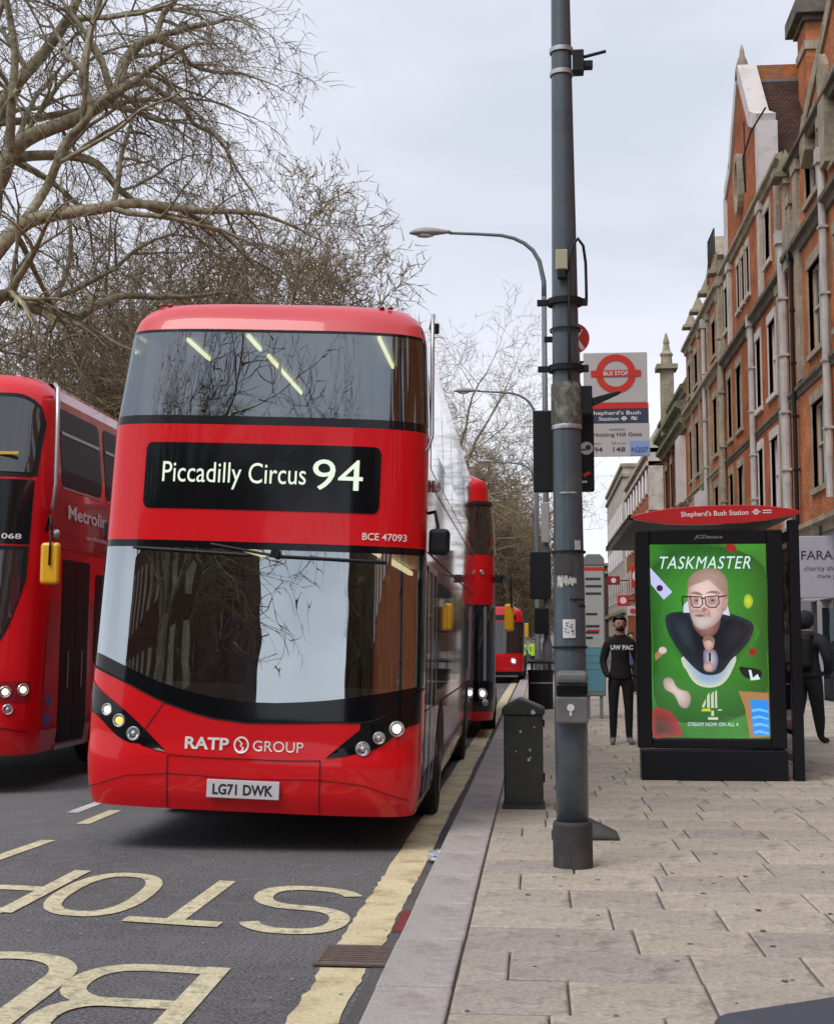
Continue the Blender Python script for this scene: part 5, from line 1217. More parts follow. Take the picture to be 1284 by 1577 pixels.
def cornice(root, X, y0, y1, z, h=.35, p=.4, m='cornice_dark', name='cornice'):
    p *= .5
    mb = MB(); mb.prism([(X, z), (X-p*.35, z+.02), (X-p*.5, z+h*.45), (X-p, z+h*.6), (X-p, z+h*.9), (X, z+h+.04)], 'y', y0, y1); return mb.build(name, m, root)
def pilaster(root, X, y, w, z0, z1, m='stone', p=.28, name='pilaster', cap=True):
    p *= .35; w *= .85
    mb = MB(); mb.box(X-p, X+.05, y-w/2, y+w/2, z0, z1)
    if cap: mb.box(X-p-.04, X+.05, y-w/2-.08, y+w/2+.08, z1-.3, z1-.02)
    return mb.build(name, m, root)
def pipe(root, X, y, z0, z1, r=.11, m='pipe_pale'):
    mb = MB(); mb.tube([(X-.13, y, z0), (X-.13, y, z1)], r, 10)
    for z in [z0+(z1-z0)*k/5 for k in range(1, 5)]: mb.box(X-.13-r*1.2, X-.02, y-r*1.25, y+r*1.25, z, z+.06)
    mb.box(X-.13-r*1.4, X-.02, y-r*1.5, y+r*1.5, z1-.02, z1+.35); return mb.build('drainpipe', m, root)
def pyramid(root, X, y, w, z, h, m='stone_green'):
    mb = MB(); a = w/2; mb.box(X-a-.06, X+a+.06, y-a-.06, y+a+.06, z-.12, z)
    n = len(mb.v); mb.add([(X-a, y-a, z), (X+a, y-a, z), (X+a, y+a, z), (X-a, y+a, z), (X, y, z+h)], [(0, 1, 4), (1, 2, 4), (2, 3, 4), (3, 0, 4)]); return mb.build('pinnacle', m, root)
def roof_slab(root, X, y0, y1, z0, z1, run, m='roof_tile', name='roof'):
    mb = MB(); mb.quad((X, y0, z0), (X, y1, z0), (X+run, y1, z1), (X+run, y0, z1)); mb.quad((X+run, y0, z1), (X+run, y1, z1), (X+2*run, y1, z0), (X+2*run, y0, z0))
    mb.poly([(X, y0, z0), (X+run, y0, z1), (X+2*run, y0, z0)]); mb.poly([(X, y1, z0), (X+2*run, y1, z0), (X+run, y1, z1)]); return mb.build(name, m, root, fix=False)
def gable(root, X, yc, outline, brick, coping='stone_pale', t=.45, cw=.30, co=.10):
    """outline: list of (dy, z) from far foot over the apex to the near foot"""
    mb = MB(); pts = [(yc+d, z) for d, z in outline]; mb.prism(pts, 'x', X-.02, X+t); g_ = mb.build('gable_wall', brick, root)
    for (a, b) in zip(pts, pts[1:]):
        d = Vector((b[0]-a[0], b[1]-a[1])).normalized(); n = Vector((d.y, -d.x)); 
        n = n if n.y > 0 or abs(n.y) < 1e-6 else -n
        if abs(n.y) < .05: n = Vector((1 if (a[0]+b[0])/2 > yc else -1, 0))
        mb = MB(); A, B = Vector(a), Vector(b); mb.prism([tuple(A-d*.0-n*cw*.4), tuple(B-n*cw*.4), tuple(B+n*cw), tuple(A+n*cw)], 'x', X-co*.6-.03, X+t+.08); mb.build('coping', coping, root)
    return g_
def stack(root, x0, x1, y0, y1, z0, z1, brick, pots=4):
    mb = MB(); mb.box(x0, x1, y0, y1, z0, z1); c = mb.build('chimney', brick, root)
    mb = MB(); mb.box(x0-.06, x1+.06, y0-.06, y1+.06, z1-1.0, z1-.7); mb.build('band', 'stone', c)
    mb = MB(); mb.box(x0-.12, x1+.12, y0-.12, y1+.12, z1-.05, z1+.12); mb.box(x0-.34, x1+.34, y0-.34, y1+.34, z1+.12, z1+.62); mb.build('cap', 'cornice_dark', c)
    for k in range(pots):
        x = x0+(x1-x0)*(k+.5)/pots; mb = MB(); mb.lathe([(.24, 0), (.2, .1), (.19, .6), (.25, .68), (.25, .78), (.17, .78)], 12, (x, (y0+y1)/2, z1+.62)); mb.build('chimney_pot', 'terracotta', c)
FX = 7.1
def shop(root, y0, y1, fascia, label_col='shop_white', lower='shop_grey'):
    """ground floor: recessed glazing, frames, stall riser, fascia and cornice"""
    mb = MB(); mb.box(FX, FX+.3, y0+.05, y1-.05, 3.35, 4.25); mb.build('fascia', fascia, root)
    cornice(root, FX, y0, y1, 4.25, .42, .5, 'stone'); n = max(2, int((y1-y0)/2.2)); w = (y1-y0)/n
    mb = MB(); mb.box(FX+.25, FX+.4, y0, y1, PV, .62); mb.build('stall_riser', lower, root)
    for k in range(n):
        a = y0+k*w; mb = MB(); mb.box(FX+.12, FX+.34, a, a+.14, PV, 3.35); mb.box(FX+.13, FX+.34, a+.14, a+w, 2.65, 2.75); mb.build('shop_frame', label_col, root)
        mb = MB(); mb.quad((FX+.3, a+.14, .62), (FX+.3, a+w, .62), (FX+.3, a+w, 3.35), (FX+.3, a+.14, 3.35)); mb.build('shop_window', 'window_glass', root)
    for y in (y0, y1): pilaster(root, FX, y, .42, PV, 4.3, 'stone', .22)
ST = [(5.45, 7.65), (8.95, 11.2), (12.95, 14.85)]
# ---- nearest building (gable 2)
bA = empty('brick_building', (0, 0, 0), label='nearest orange brick and stone building, at the right edge above the lilac-grey shop board', cat='building')
HA = []; cols = [(34.75, 1.5, 'frame_cream'), (31.6, 1.5, 'frame_cream'), (27.6, 1.5, 'frame_cream'), (24.0, 1.5, 'frame_cream'), (19.5, 1.5, 'frame_cream'), (15.5, 1.5, 'frame_cream')]
for yc, w, fm in cols:
    for (a, b) in ST: HA.append((yc-w/2, yc+w/2, a, b))
wall_x(bA, FX, 12, 38.4, 4.6, 14.8, HA, 'brick_orange')
for yc, w, fm in cols:
    for (a, b) in ST: window(bA, FX, yc-w/2, yc+w/2, a, b, fm, 'stone', mull=1)
for z, h, p in ((8.15, .3, .25), (11.95, .42, .45), (14.5, .30, .40)): cornice(bA, FX, 12, 38.3, z, h, p)
for y, w in ((36.6, .65), (33.2, .5), (29.6, .5), (25.8, .5), (21.8, .5), (17.4, .5)): pilaster(bA, FX, y, w, 8.5, 14.5, 'stone')
pilaster(bA, FX, 37.6, .55, 12.3, 13.9, 'stone'); pyramid(bA, FX-.05, 38.0, .65, 14.6, .8); pilaster(bA, FX, 38.0, .6, 11.9, 14.6, 'stone', .42)
gable(bA, FX, 31.0, [(4.0, 14.6), (4.0, 15.1), (0, 17.0), (-4.0, 15.1), (-4.0, 14.6)], 'brick_orange', 'stone')
mb = MB(); mb.prism([(34.8, 14.2), (35.4, 13.9), (35.5, 14.4), (35.4, 14.9), (35.1, 15.2), (34.8, 15.2)], 'x', FX-.15, FX+.3); mb.build('kneeler', 'stone', bA)
mb = MB(); mb.prism([(32.3, 13.0), (33.0, 13.0), (33.0, 15.4), (32.65, 15.8), (32.3, 15.4)], 'x', FX-.18, FX+.1); mb.build('kneeler', 'stone', bA)
pipe(bA, FX, 33.0, 5.0, 13.2, .10, 'pipe_pale'); pipe(bA, FX, 38.5, 4.7, 12.8, .13, 'pipe_pale'); pipe(bA, FX, 37.2, 4.7, 12, .06, 'black_plastic')
roof_slab(bA, FX+.4, 12, 36, 14.8, 18.6, 5.0)
mb = MB(); mb.prism([(27.2, 14.9), (34.9, 14.9), (31.0, 16.7)], 'x', FX+.45, FX+5.4); mb.build('roof', 'roof_tile', bA)
shop(bA, 31.0, 38.4, 'shop_grey'); shop(bA, 22, 31.0, 'brick_brown'); shop(bA, 12, 22, 'flag_navy')
# charity shop board
brd = empty('hanging_board', (6.30, 33.6, 2.62), (0, 0, math.radians(-8)), label='pale lilac-grey charity shop board beside the shop front at the right edge', cat='sign')
mb = MB(); mb.box(-.08, 1.5, 0, .08, 0, 1.5); mb.build('board', 'lilac_sign', brd, bevel=.02)
mb = MB(); fy = lambda x, z: (x, -.005, z); text_onto(mb, fy, 'FARA', .06, .80, .93, .22, bold=.012); text_onto(mb, fy, 'charity shop', .12, .98, .66, .12); text_onto(mb, fy, 'thank you', .42, .98, .48, .10); mb.build('board_text', 'ink', brd, fix=False)
mb = MB(); mb.box(.5, .56, .02, .06, 1.5, 1.75); mb.box(1.2, 1.26, .02, .06, 1.5, 1.75); mb.build('hanger', 'black_plastic', brd)
pyl = empty('shop_pier', (6.75, 35.0, PV), label='pale grey shop door frame and pier under the lilac-grey board', cat='shop front')
mb = MB(); mb.box(-.3, .1, 0, .3, 0, 2.5); mb.build('pier', 'shop_grey', pyl, bevel=.02)
for x in (.25, 1.0):
    mb = MB(); mb.box(x, x+.10, 0, .10, 0, 2.45); mb.build('door_post', 'shop_white', pyl)
mb = MB(); mb.box(.35, 1.0, .04, .06, 0, 2.3); mb.build('door_glass', 'side_glass', pyl)
# ---- second building (gable 1)
bB = empty('brick_building', (0, 0, 0), label='tall brick building with a steep pale-coped gable, oval window and chimney', cat='building')
HB = []; colsB = [(41.1, 1.25, 'frame_white'), (43.6, .9, 'frame_white'), (47.9, 1.2, 'frame_cream'), (50.2, .9, 'frame_cream')]
for yc, w, fm in colsB:
    for (a, b) in ST[:2]: HB.append((yc-w/2, yc+w/2, a, b))
W3 = [(45.3, .55), (46.4, .55), (47.5, .55), (41.4, .9), (50.6, .7)]
for yc, w in W3: HB.append((yc-w/2, yc+w/2, 13.1, 14.7))
wall_x(bB, FX, 38.62, 51.6, 4.6, 15.4, HB, 'brick_deep')
for yc, w, fm in colsB:
    for (a, b) in ST[:2]: window(bB, FX, yc-w/2, yc+w/2, a, b, fm, 'stone_white' if fm == 'frame_white' else 'stone', mull=0 if w < 1 else 1)
for yc, w in W3: window(bB, FX, yc-w/2, yc+w/2, 13.1, 14.7, 'frame_cream', 'stone_pale', mull=0)
for z, h, p in ((8.1, .22, .2), (11.75, .40, .5), (15.2, .35, .4)): cornice(bB, FX, 38.7, 51.5, z, h, p, 'stone' if z > 15 else 'cornice_dark')
for y, w, m_ in ((42.5, .6, 'stone_pale'), (49.4, .6, 'stone_pale'), (39.5, .5, 'stone'), (51.2, .5, 'stone')): pilaster(bB, FX, y, w, 12.1, 15.3, m_, .32)
for y, w in ((45.0, .45), (39.6, .4)): pilaster(bB, FX, y, w, 4.7, 11.9, 'stone')
gable(bB, FX, 46.2, [(3.6, 15.3), (3.6, 17.9), (2.3, 18.5), (0, 21.1), (-2.3, 18.5), (-3.6, 17.9), (-3.6, 15.3)], 'brick_deep', 'stone_white', cw=.34, co=.12)
mb = MB(); mb.lathe([(.26, 20.9), (.25, 21.2), (.19, 21.5), (.08, 21.8), (.09, 21.88), (.02, 22.15)], 12, (FX+.1, 46.2, 0)); mb.build('finial', 'stone', bB, smooth=True)
mb = MB(); n = 24
for k in range(n):
    a, b = 2*PI*k/n, 2*PI*(k+1)/n
    P_ = [(46.2+ry*math.cos(t), 17.2+rz*math.sin(t)) for ry, rz, t in ((.62, 1.05, a), (.62, 1.05, b), (.38, .78, b), (.38, .78, a))]
    mb.prism(P_, 'x', FX-.22, FX-.02)
ov = mb.build('oval_window', 'stone', bB); mb = MB(); mb.poly([(FX-.04, 46.2+.38*math.cos(2*PI*k/n), 17.2+.78*math.sin(2*PI*k/n)) for k in range(n)]); mb.build('pane', 'window_glass', ov)
mb = MB(); X0, X1 = FX+.45, 13.0; mb.quad((X0, 41.4, 15.8), (X1, 41.4, 15.8), (X1, 46.2, 20.9), (X0, 46.2, 20.9)); mb.quad((X0, 51, 15.8), (X0, 46.2, 20.9), (X1, 46.2, 20.9), (X1, 51, 15.8)); mb.build('roof', 'roof_tile', bB, fix=False)
mb = MB(); mb.box(X0, 10.6, 46.1, 46.4, 20.75, 21.35); mb.build('ridge_wall', 'brick_orange', bB)
mb = MB(); mb.box(X0, 10.6, 46.03, 46.1, 20.5, 20.8); mb.build('ridge_flashing', 'lead', bB)
stack(bB, 8.85, 13.0, 43.6, 45.0, 17.5, 21.75, 'brick_orange', 5)
roof_slab(bB, FX+.4, 38.6, 51.6, 15.4, 18.6, 5.0)
pipe(bB, FX, 44.3, 4.7, 11.8, .10); pipe(bB, FX, 51.4, 4.7, 15.0, .12, 'stone'); 
mb = MB(); mb.tube([(FX-.5, 42.3, 15.6), (FX-.6, 42.0, 16.6), (FX-.4, 41.6, 17.3), (FX, 41.2, 17.9)], .03, 5); mb.tube([(FX-.5, 42.3, 15.6), (FX-.5, 42.3, 17.9)], .03, 5); mb.build('cable', 'black_plastic', bB)
shop(bB, 38.6, 51.6, 'sign_red')
# ---- third
bC = empty('brick_building', (0, 0, 0), label='brick building with stone piers and stepped parapet, third along the terrace', cat='building')
HC = []; colsC = [(54.3, 1.1), (57.4, 1.1), (60.4, 1.1), (63.0, .9)]
for yc, w in colsC:
    for (a, b) in ST[:2]: HC.append((yc-w/2, yc+w/2, a, b))
    HC.append((yc-w/2, yc+w/2, 12.9, 14.3))
wall_x(bC, FX, 51.62, 64.4, 4.6, 15.0, HC, 'brick_orange')
for h_ in HC: window(bC, FX, *h_, 'frame_cream', 'stone', mull=0)
for y in (52.7, 55.8, 58.9, 61.8): pilaster(bC, FX, y, .36, 4.8, 15.0, 'stone'); pyramid(bC, FX-.05, y, .6, 15.9, .7, 'stone')
for z, h, p in ((8.1, .25, .25), (11.9, .45, .55), (15.0, .4, .5)): cornice(bC, FX, 51.7, 64.3, z, h, p, 'stone')
mb = MB(); mb.box(FX, FX+.4, 51.62, 64.4, 15.0, 15.75); mb.build('parapet', 'stone', bC)
gable(bC, FX, 53.9, [(1.6, 15.4), (1.6, 16.2), (0, 17.4), (-1.6, 16.2), (-1.6, 15.4)], 'brick_deep', 'stone')
roof_slab(bC, FX+.5, 51.62, 64.4, 15.0, 17.4, 5); pipe(bC, FX, 56.6, 4.8, 14.6, .09); shop(bC, 51.6, 64.4, 'flag_navy')
mb = MB(); 
for k in range(5): mb.tube([(FX-.4, 50.6+k*.45, 16.0), (FX-.4, 50.6+k*.45, 17.0)], .03, 5)
mb.tube([(FX-.4, 50.6, 17.0), (FX-.4, 52.4, 17.0)], .03, 5); mb.build('roof_rail', 'black_plastic', bC)
mb = MB(); mb.box(FX-.3, FX, 57.6, 59.4, 5.0, 7.9); mb.build('white_bay', 'stone_white', bC)
# ---- fourth
bD = empty('brick_building', (0, 0, 0), label='lower brick building with a heavy mossy stone cornice and slim corner turret', cat='building')
HD = []; colsD = [(66.2, 1.3), (69.2, 1.1), (72.0, 1.1), (75.0, 1.1)]
for yc, w in colsD:
    for (a, b) in ((5.3, 7.4), (8.6, 10.9)): HD.append((yc-w/2, yc+w/2, a, b))
wall_x(bD, FX, 64.42, 77, 4.6, 12.2, HD, 'brick_deep')
for h_ in HD: window(bD, FX, *h_, 'frame_white', 'stone_white' if h_[0] < 67 else 'stone', mull=1)
mb = MB(); mb.box(FX-.3, FX, 65.2, 67.2, 5.0, 7.8); mb.box(FX-.3, FX, 65.2, 67.2, 8.2, 11.4); mb.build('white_bay', 'stone_white', bD)
for z, h, p, m_ in ((8.0, .3, .3, 'stone'), (11.6, .6, .8, 'stone_green'), (12.2, .8, 1.1, 'stone_green'), (13.3, .5, .6, 'stone_green')): cornice(bD, FX, 64.5, 76.9, z, h, p, m_)
mb = MB(); mb.box(FX, FX+.4, 64.42, 77, 12.2, 14.1); mb.build('parapet', 'stone_green', bD)
for y in (68, 70.8, 73.6): pilaster(bD, FX, y, .4, 4.8, 11.6, 'brick_brown')
mb = MB(); mb.box(FX-.5, FX+.15, 71.6, 72.4, 12.4, 15.9); mb.box(FX-.75, FX+.35, 71.35, 72.65, 15.9, 16.15); mb.lathe([(.32, 16.15), (.28, 16.6), (.36, 16.75), (.22, 16.95), (.15, 17.3), (.18, 17.4), (.04, 17.9)], 12, (FX-.18, 72, 0)); mb.build('turret', 'stone', bD)
roof_slab(bD, FX+.5, 64.42, 77, 12.4, 15.0, 4.5); shop(bD, 64.4, 77, 'shop_grey')
# ---- beyond a side street, buildings that face the viewer with their flank
def far_block(name, label, x0, x1, y0, y1, H, brick, bandm, nw, storeys, seed):
    root = empty(name, (0, 0, 0), label=label, cat='building'); mb = MB(); mb.box(x0, x1, y0, y1, 0, H); mb.build('wall', brick, root)
    for z in (4.2, H-1.2, H-.3): 
        mb = MB(); mb.box(x0-.2, x1+.2, y0-.2, y1+.2, z, z+.3); mb.build('cornice', bandm, root)
    for zz in storeys:
        for k in range(nw):
            xa = x0+(x1-x0)*(k+.5)/nw; mb = MB(); mb.box(xa-.45, xa+.45, y0-.12, y0+.02, zz, zz+1.9); w_ = mb.build('window', 'frame_white', root)
            mb = MB(); mb.quad((xa-.33, y0-.13, zz+.12), (xa+.33, y0-.13, zz+.12), (xa+.33, y0-.13, zz+1.78), (xa-.33, y0-.13, zz+1.78)); mb.build('pane', 'window_glass', w_)
        for k in range(int((y1-y0)/3)):
            ya = y0+1.6+k*3; mb = MB(); mb.box(x0-.1, x0+.02, ya-.5, ya+.5, zz, zz+1.9); w_ = mb.build('window', 'stone_white', root)
            mb = MB(); mb.quad((x0-.11, ya-.38, zz+.12), (x0-.11, ya+.38, zz+.12), (x0-.11, ya+.38, zz+1.78), (x0-.11, ya-.38, zz+1.78)); mb.build('pane', 'window_glass', w_)
    return root
b5 = far_block('corner_building', 'pale stone and brick corner building across the side street, above the shelter roof', 7.55, 16, 92, 116, 14.6, 'brick_orange', 'stone_pale', 3, (5.4, 8.6, 11.6), 1)
mb = MB(); mb.box(7.5, 9.3, 91.8, 92.3, 10.4, 15.0); mb.build('upper_storey', 'stone_pale', b5)
mb = MB(); mb.prism([(7.5, 15.0), (10.9, 15.0), (10.3, 16.0), (9.2, 17.0), (8.1, 16.0)], 'y', 91.8, 92.4); mb.build('gable_wall', 'stone_pale', b5)
roof_slab(b5, 7.6, 92, 116, 14.6, 17.2, 4.2, 'lead')
b6 = far_block('pale_building', 'narrow cream building farthest down the terrace', 7.7, 18, 122, 150, 17.5, 'stone_pale', 'stone', 3, (5.4, 8.8, 12.2), 2)
b7 = far_block('far_terrace', 'low grey-brown terrace at the far end of the street', 7.3, 20, 155, 230, 10.5, 'brick_brown', 'stone', 3, (4.9, 7.6), 3)
for (y, z, w, h, m_, lab) in ((84, 5.6, .9, 1.4, 'sign_red', 'red projecting shop sign far down the terrace, the larger one'), (100, 4.6, .8, .8, 'sign_red', 'small red projecting shop sign beyond the side street'), (112, 6.6, 1.0, .7, 'cloth_red', 'dark red projecting shop sign farthest down the street'), (90, 3.6, .8, .6, 'shop_white', 'white projecting shop sign low on the far terrace')):
    e_ = empty('shop_sign', (6.2, y, z), label=lab, cat='sign'); mb = MB(); mb.box(-w/2, w/2, 0, .12, -h/2, h/2); mb.build('board', m_, e_, bevel=.03)
    mb = MB(); mb.box(w/2, 1.2, .03, .09, -.04, .04); mb.build('bracket', 'black_plastic', e_); mb = MB(); mb.lathe([(h*.3, 0), (h*.3, .01)], 16, (0, -.012, 0), RX); mb.build('emblem', 'white_print' if m_ != 'shop_white' else 'sign_red', e_)
# distant end of the road
b8 = empty('far_building', (0, 0, 0), label='dim low block closing the far end of the road behind the trees', cat='building')
mb = MB(); mb.box(-60, 30, 330, 345, 0, 11); mb.build('wall', 'far_wall', b8)
for k in range(24):
    x = -50+k*3.2; mb = MB(); mb.box(x, x+1.4, 329.8, 330.05, 5, 7.6); mb.build('window', 'window_glass', b8)
# street behind the viewer, seen only in the bus glass
bR = empty('brick_building', (0, 0, 0), label='dark brick mansion block mirrored at the left of the bus windscreen', cat='building')
mb = MB(); mb.box(-37, -10.3, -36, -30, 0, 12); mb.build('wall', 'brick_brown', bR)
for i in range(9):
    for j in range(4):
        mb = MB(); x = -36+i*2.6; z = 1.5+j*3.5; mb.box(x, x+1.1, -30.02, -29.9, z, z+2); mb.build('window', 'stone', bR)
bS = empty('brick_building', (0, 0, 0), label='orange brick block mirrored at the right of the bus windscreen', cat='building')
mb = MB(); mb.box(.5, 12, -34, -28, 0, 13); mb.build('wall', 'brick_brown', bS); mb = MB(); mb.box(7.1, 16, -28, 11.9, 0, 15); mb.build('wing', 'brick_deep', bS)
for i in range(12):
    for j in range(3):
        mb = MB(); y = -26+i*3.1; z = 5.4+j*3.6; mb.box(7.0, 7.12, y, y+1.2, z, z+2.0); mb.build('window', 'frame_white', bS)
# ------------------------------------------------------------------ bare plane trees
def perp(d, r):
    a = Vector((r.gauss(0, 1), r.gauss(0, 1), r.gauss(0, 1))); a = a-d*a.dot(d); return a.normalized() if a.length > 1e-6 else d.orthogonal().normalized()
class Tree:
    def __init__(s, seed, droop=.10, twig_n=1.0, minr=.0055):
        s.minr = minr; s.r = random.Random(seed); s.big = MB(); s.tw = MB(); s.tips = []; s.droop = droop; s.k = twig_n; s.count = 0
    def branch(s, p, d, L, rad, lev, path=None):
        r = s.r; n = (7, 6, 6, 5, 4, 4)[min(lev, 5)]
        if path: pts = [Vector(q) for q in path]; L = sum((b-a).length for a, b in zip(pts, pts[1:])); n = len(pts)-1
        else:
            pts = [p]; dd = d.copy(); wig = (.10, .18, .24, .27, .27, .25)[min(lev, 5)]
            for i in range(n):
                up = (.10 if lev < 2 else (-.02 if lev < 3 else -s.droop)); dd = (dd+perp(dd, r)*r.uniform(.3, 1)*wig+Vector((0, 0, up))).normalized(); pts.append(pts[-1]+dd*(L/n))
        taper = .45 if lev < 3 else .3
        rs = [rad*(1-(1-taper)*i/n) for i in range(n+1)]
        (s.big if rad > .028 else s.tw).tube(pts, rs, 9 if rad > .12 else (6 if rad > .028 else 3), cap=False); s.count += n
        if lev >= 6 or L < .30: s.tips.append(pts[-1]); return
        m = {0: 6, 1: 7, 2: 6, 3: 5, 4: 4, 5: 3}[lev]; m = max(2, int(m*s.k*(1 if L > 1 else .7)+r.random()))
        if path: m = int(max(4, L*1.15*s.k))
        for j in range(m):
            t = r.uniform(.22 if lev else .35, 1.0)*n; i = min(int(t), n-1); f = t-i; q = pts[i]*(1-f)+pts[i+1]*f; base = (pts[i+1]-pts[i]).normalized()
            ang = math.radians(r.uniform(28, 68)); nd = (base*math.cos(ang)+perp(base, r)*math.sin(ang)).normalized()
            rr = rs[i]*r.uniform(.42, .68); LL = (L*r.uniform(.42, .68) if not path else min(L*.55, r.uniform(2.2, 4.4))*(1.15-.5*t/n))
            s.branch(q, nd, LL, max(rr, s.minr), lev+1 if not path else max(lev+1, 2))
        # leader continues
        if lev < 5: s.branch(pts[-1], (pts[-1]-pts[-2]).normalized(), min(L*.55, 2.0) if path else L*.55, rs[-1]*.9, lev+1)
    def finish(s, root, m1='bark', m2='twig', seeds=0):
        s.big.build('trunk', m1, root, smooth=True, uv=False, fix=False)
        t = s.tw.build('crown', m2, root, uv=False, fix=False); t['kind'] = 'stuff'
        if seeds:
            mb = MB(); r = s.r
            for k in range(seeds):
                p = r.choice(s.tips)+Vector((0, 0, -r.uniform(.01, .07))); a = r.uniform(.018, .028)
                mb.add([p+Vector(v)*a for v in ((1, 0, 0), (-1, 0, 0), (0, 1, 0), (0, -1, 0), (0, 0, 1), (0, 0, -1))], [(0, 2, 4), (2, 1, 4), (1, 3, 4), (3, 0, 4), (2, 0, 5), (1, 2, 5), (3, 1, 5), (0, 3, 5)])
            x = mb.build('seed_balls', 'seed', root, uv=False, fix=False); x['kind'] = 'stuff'
# nearest plane: trunk left of the frame, limbs reaching over the road
T = Tree(5, .12, .80, .0085)
def limb(px, Ys, rad, lev=1):
    n = len(px); P_ = []
    for i, (a, b) in enumerate(px): Y = Ys[0]+(Ys[1]-Ys[0])*i/(n-1)+T.r.uniform(-.25, .25); P_.append(at(a, b, Y))
    # resample smoother
    Q_ = []
    for i in range(n-1):
        p0, p1, p2, p3 = P_[max(i-1, 0)], P_[i], P_[i+1], P_[min(i+2, n-1)]
        for j in range(3):
            t = j/3; Q_.append(.5*((2*p1)+(-p0+p2)*t+(2*p0-5*p1+4*p2-p3)*t*t+(-p0+3*p1-3*p2+p3)*t**3))
    Q_.append(P_[-1]); T.branch(None, None, 0, rad*1.2, lev, path=Q_)
tr = empty('plane_tree', (0, 0, 0), label='nearest bare plane tree, its mottled limbs arching in from the left edge', cat='tree')
base = at(-150, 900, 26); base.z = 0
trunk_top = at(-110, 560, 26)
T.branch(None, None, 0, .42, 0, path=[base, base.lerp(trunk_top, .35)+Vector((.1, 0, 0)), base.lerp(trunk_top, .7)+Vector((-.1, .1, 0)), trunk_top, at(-70, 430, 26.3)])
limb([(-70, 430), (-30, 330), (0, 275), (20, 231), (57, 205), (128, 177), (180, 139), (190, 98), (216, 67), (239, 59)], (26, 27), .17)
limb([(239, 59), (252, 20), (270, 0), (300, -60)], (27, 27), .07, 2)
limb([(239, 59), (278, 77), (293, 98), (330, 110), (370, 112)], (27, 28), .06, 2)
limb([(180, 139), (221, 126), (257, 149), (283, 164), (298, 190), (329, 206), (352, 235)], (26.6, 28), .07, 2)
limb([(-90, 500), (0, 380), (31, 350), (67, 334), (154, 321), (206, 313), (308, 324)], (25, 26.5), .15)
limb([(31, 350), (72, 288), (87, 252), (103, 216), (136, 180), (136, 149), (126, 118), (139, 51), (154, 0), (165, -60)], (25.5, 25.5), .09, 2)
limb([(-80, 360), (0, 262), (26, 242), (103, 239), (149, 252), (180, 288), (206, 309)], (27, 28), .12)
limb([(-100, 460), (-40, 250), (0, 170), (26, 128), (67, 82), (103, 31), (118, 0), (150, -80)], (27, 27), .15)
limb([(15, 226), (18, 154), (23, 77), (10, 0), (0, -60)], (26, 25), .09, 2)
limb([(-100, 540), (0, 455), (40, 470), (110, 490), (150, 470), (190, 455), (240, 458)], (28, 31), .13)
limb([(-90, 420), (-60, 200), (-80, 0), (-60, -120)], (27, 27), .2)
limb([(80, 470), (105, 410), (108, 350), (95, 290)], (29, 30), .06, 2)
T.finish(tr, seeds=380)
tri1 = T.count
def free_tree(seed, H=18, spread=1.0, k=1.0, lean=(0, 0), fork=4.5, minr=.011):
    t = Tree(seed, -.02, k, minr); r = t.r; p = Vector((0, 0, 0)); top = Vector((lean[0], lean[1], fork))
    t.branch(None, None, 0, .40, 4, path=[p, p.lerp(top, .5)+Vector((.08, 0, 0)), top]) if False else t.big.tube([p, p.lerp(top, .5)+Vector((.08, .05, 0)), top], [.42, .36, .33], 10, cap=False)
    n = 7
    for i in range(n):
        a = 2*PI*i/n+r.uniform(-.3, .3); el = r.uniform(.45, 1.35)*(1 if i else 1.5); d = Vector((math.cos(a)*spread, math.sin(a)*spread, el)).normalized()
        t.branch(top-Vector((0, 0, r.uniform(0, 1.0))), d, (H-fork)*r.uniform(.42, .56), .17, 1)
    return t
defs = [free_tree(21, 19, 1.05, 1.08, minr=.015), free_tree(33, 17, .95, .9, minr=.011), free_tree(47, 20, .8, .85), free_tree(61, 18, .8, .95, minr=.026)]
protos = []
for i, t in enumerate(defs):
    e_ = empty('plane_tree', (0, 0, 0), cat='tree'); t.finish(e_, m2='twig_pale', seeds=250); protos.append(e_)
spots = [(0, (-12.6, 47, 0), .4, 1.12, 'big bare plane tree whose crown spreads above the leading bus roof'),
         (1, (-15.2, 48, 0), 2.0, 1.05, 'bare plane tree behind the red bus in the outer lane'),
         (2, (-8.2, 80, 0), 1.1, 1.12, 'bare plane tree whose crown shows between bus and street lamps')]
used = set()
def put(i, loc, rz, s, lab, grp=None):
    if i in used: o = copy_tree(protos[i])
    else: o = protos[i]; used.add(i)
    o.location = loc; o.rotation_euler = (0, 0, rz); o.scale = (s, s, s); o['label'] = lab; o['group'] = grp or 'bare plane trees along the green'
    return o
for i, loc, rz, s, lab in spots: put(i, loc, rz, s, lab)
put(1, (-19, 66, 0), 3.3, 1.0, 'bare plane tree in the second row, left of the tree above the bus')
put(0, (-14, 75, 0), 2.2, 1.0, 'bare plane tree standing mid-distance over the bus roof')
rr = random.Random(9); Y = 92; k = 0
while Y < 300:
    x = -6.5+rr.uniform(-1.5, 1.0); put(rr.choice((0, 3, 3)), (x, Y, 0), rr.uniform(0, 6), rr.uniform(.85, 1.02), 'distant bare brown trees massed above the bus queue', 'distant trees massed down the road')
    put(3, (x-11+rr.uniform(-2, 2), Y+rr.uniform(-5, 5), 0), rr.uniform(0, 6), rr.uniform(.9, 1.05), 'distant bare brown trees massed above the bus queue', 'distant trees massed down the road')
    Y += rr.uniform(7, 12); k += 1
put(1, (5.6, 180, 0), 1, .62, 'small bare tree on the right pavement far beyond the terrace', 'trees on the right'); put(2, (4.5, 240, 0), 1, .8, 'hazy bare tree on the right near the end of the road', 'trees on the right')
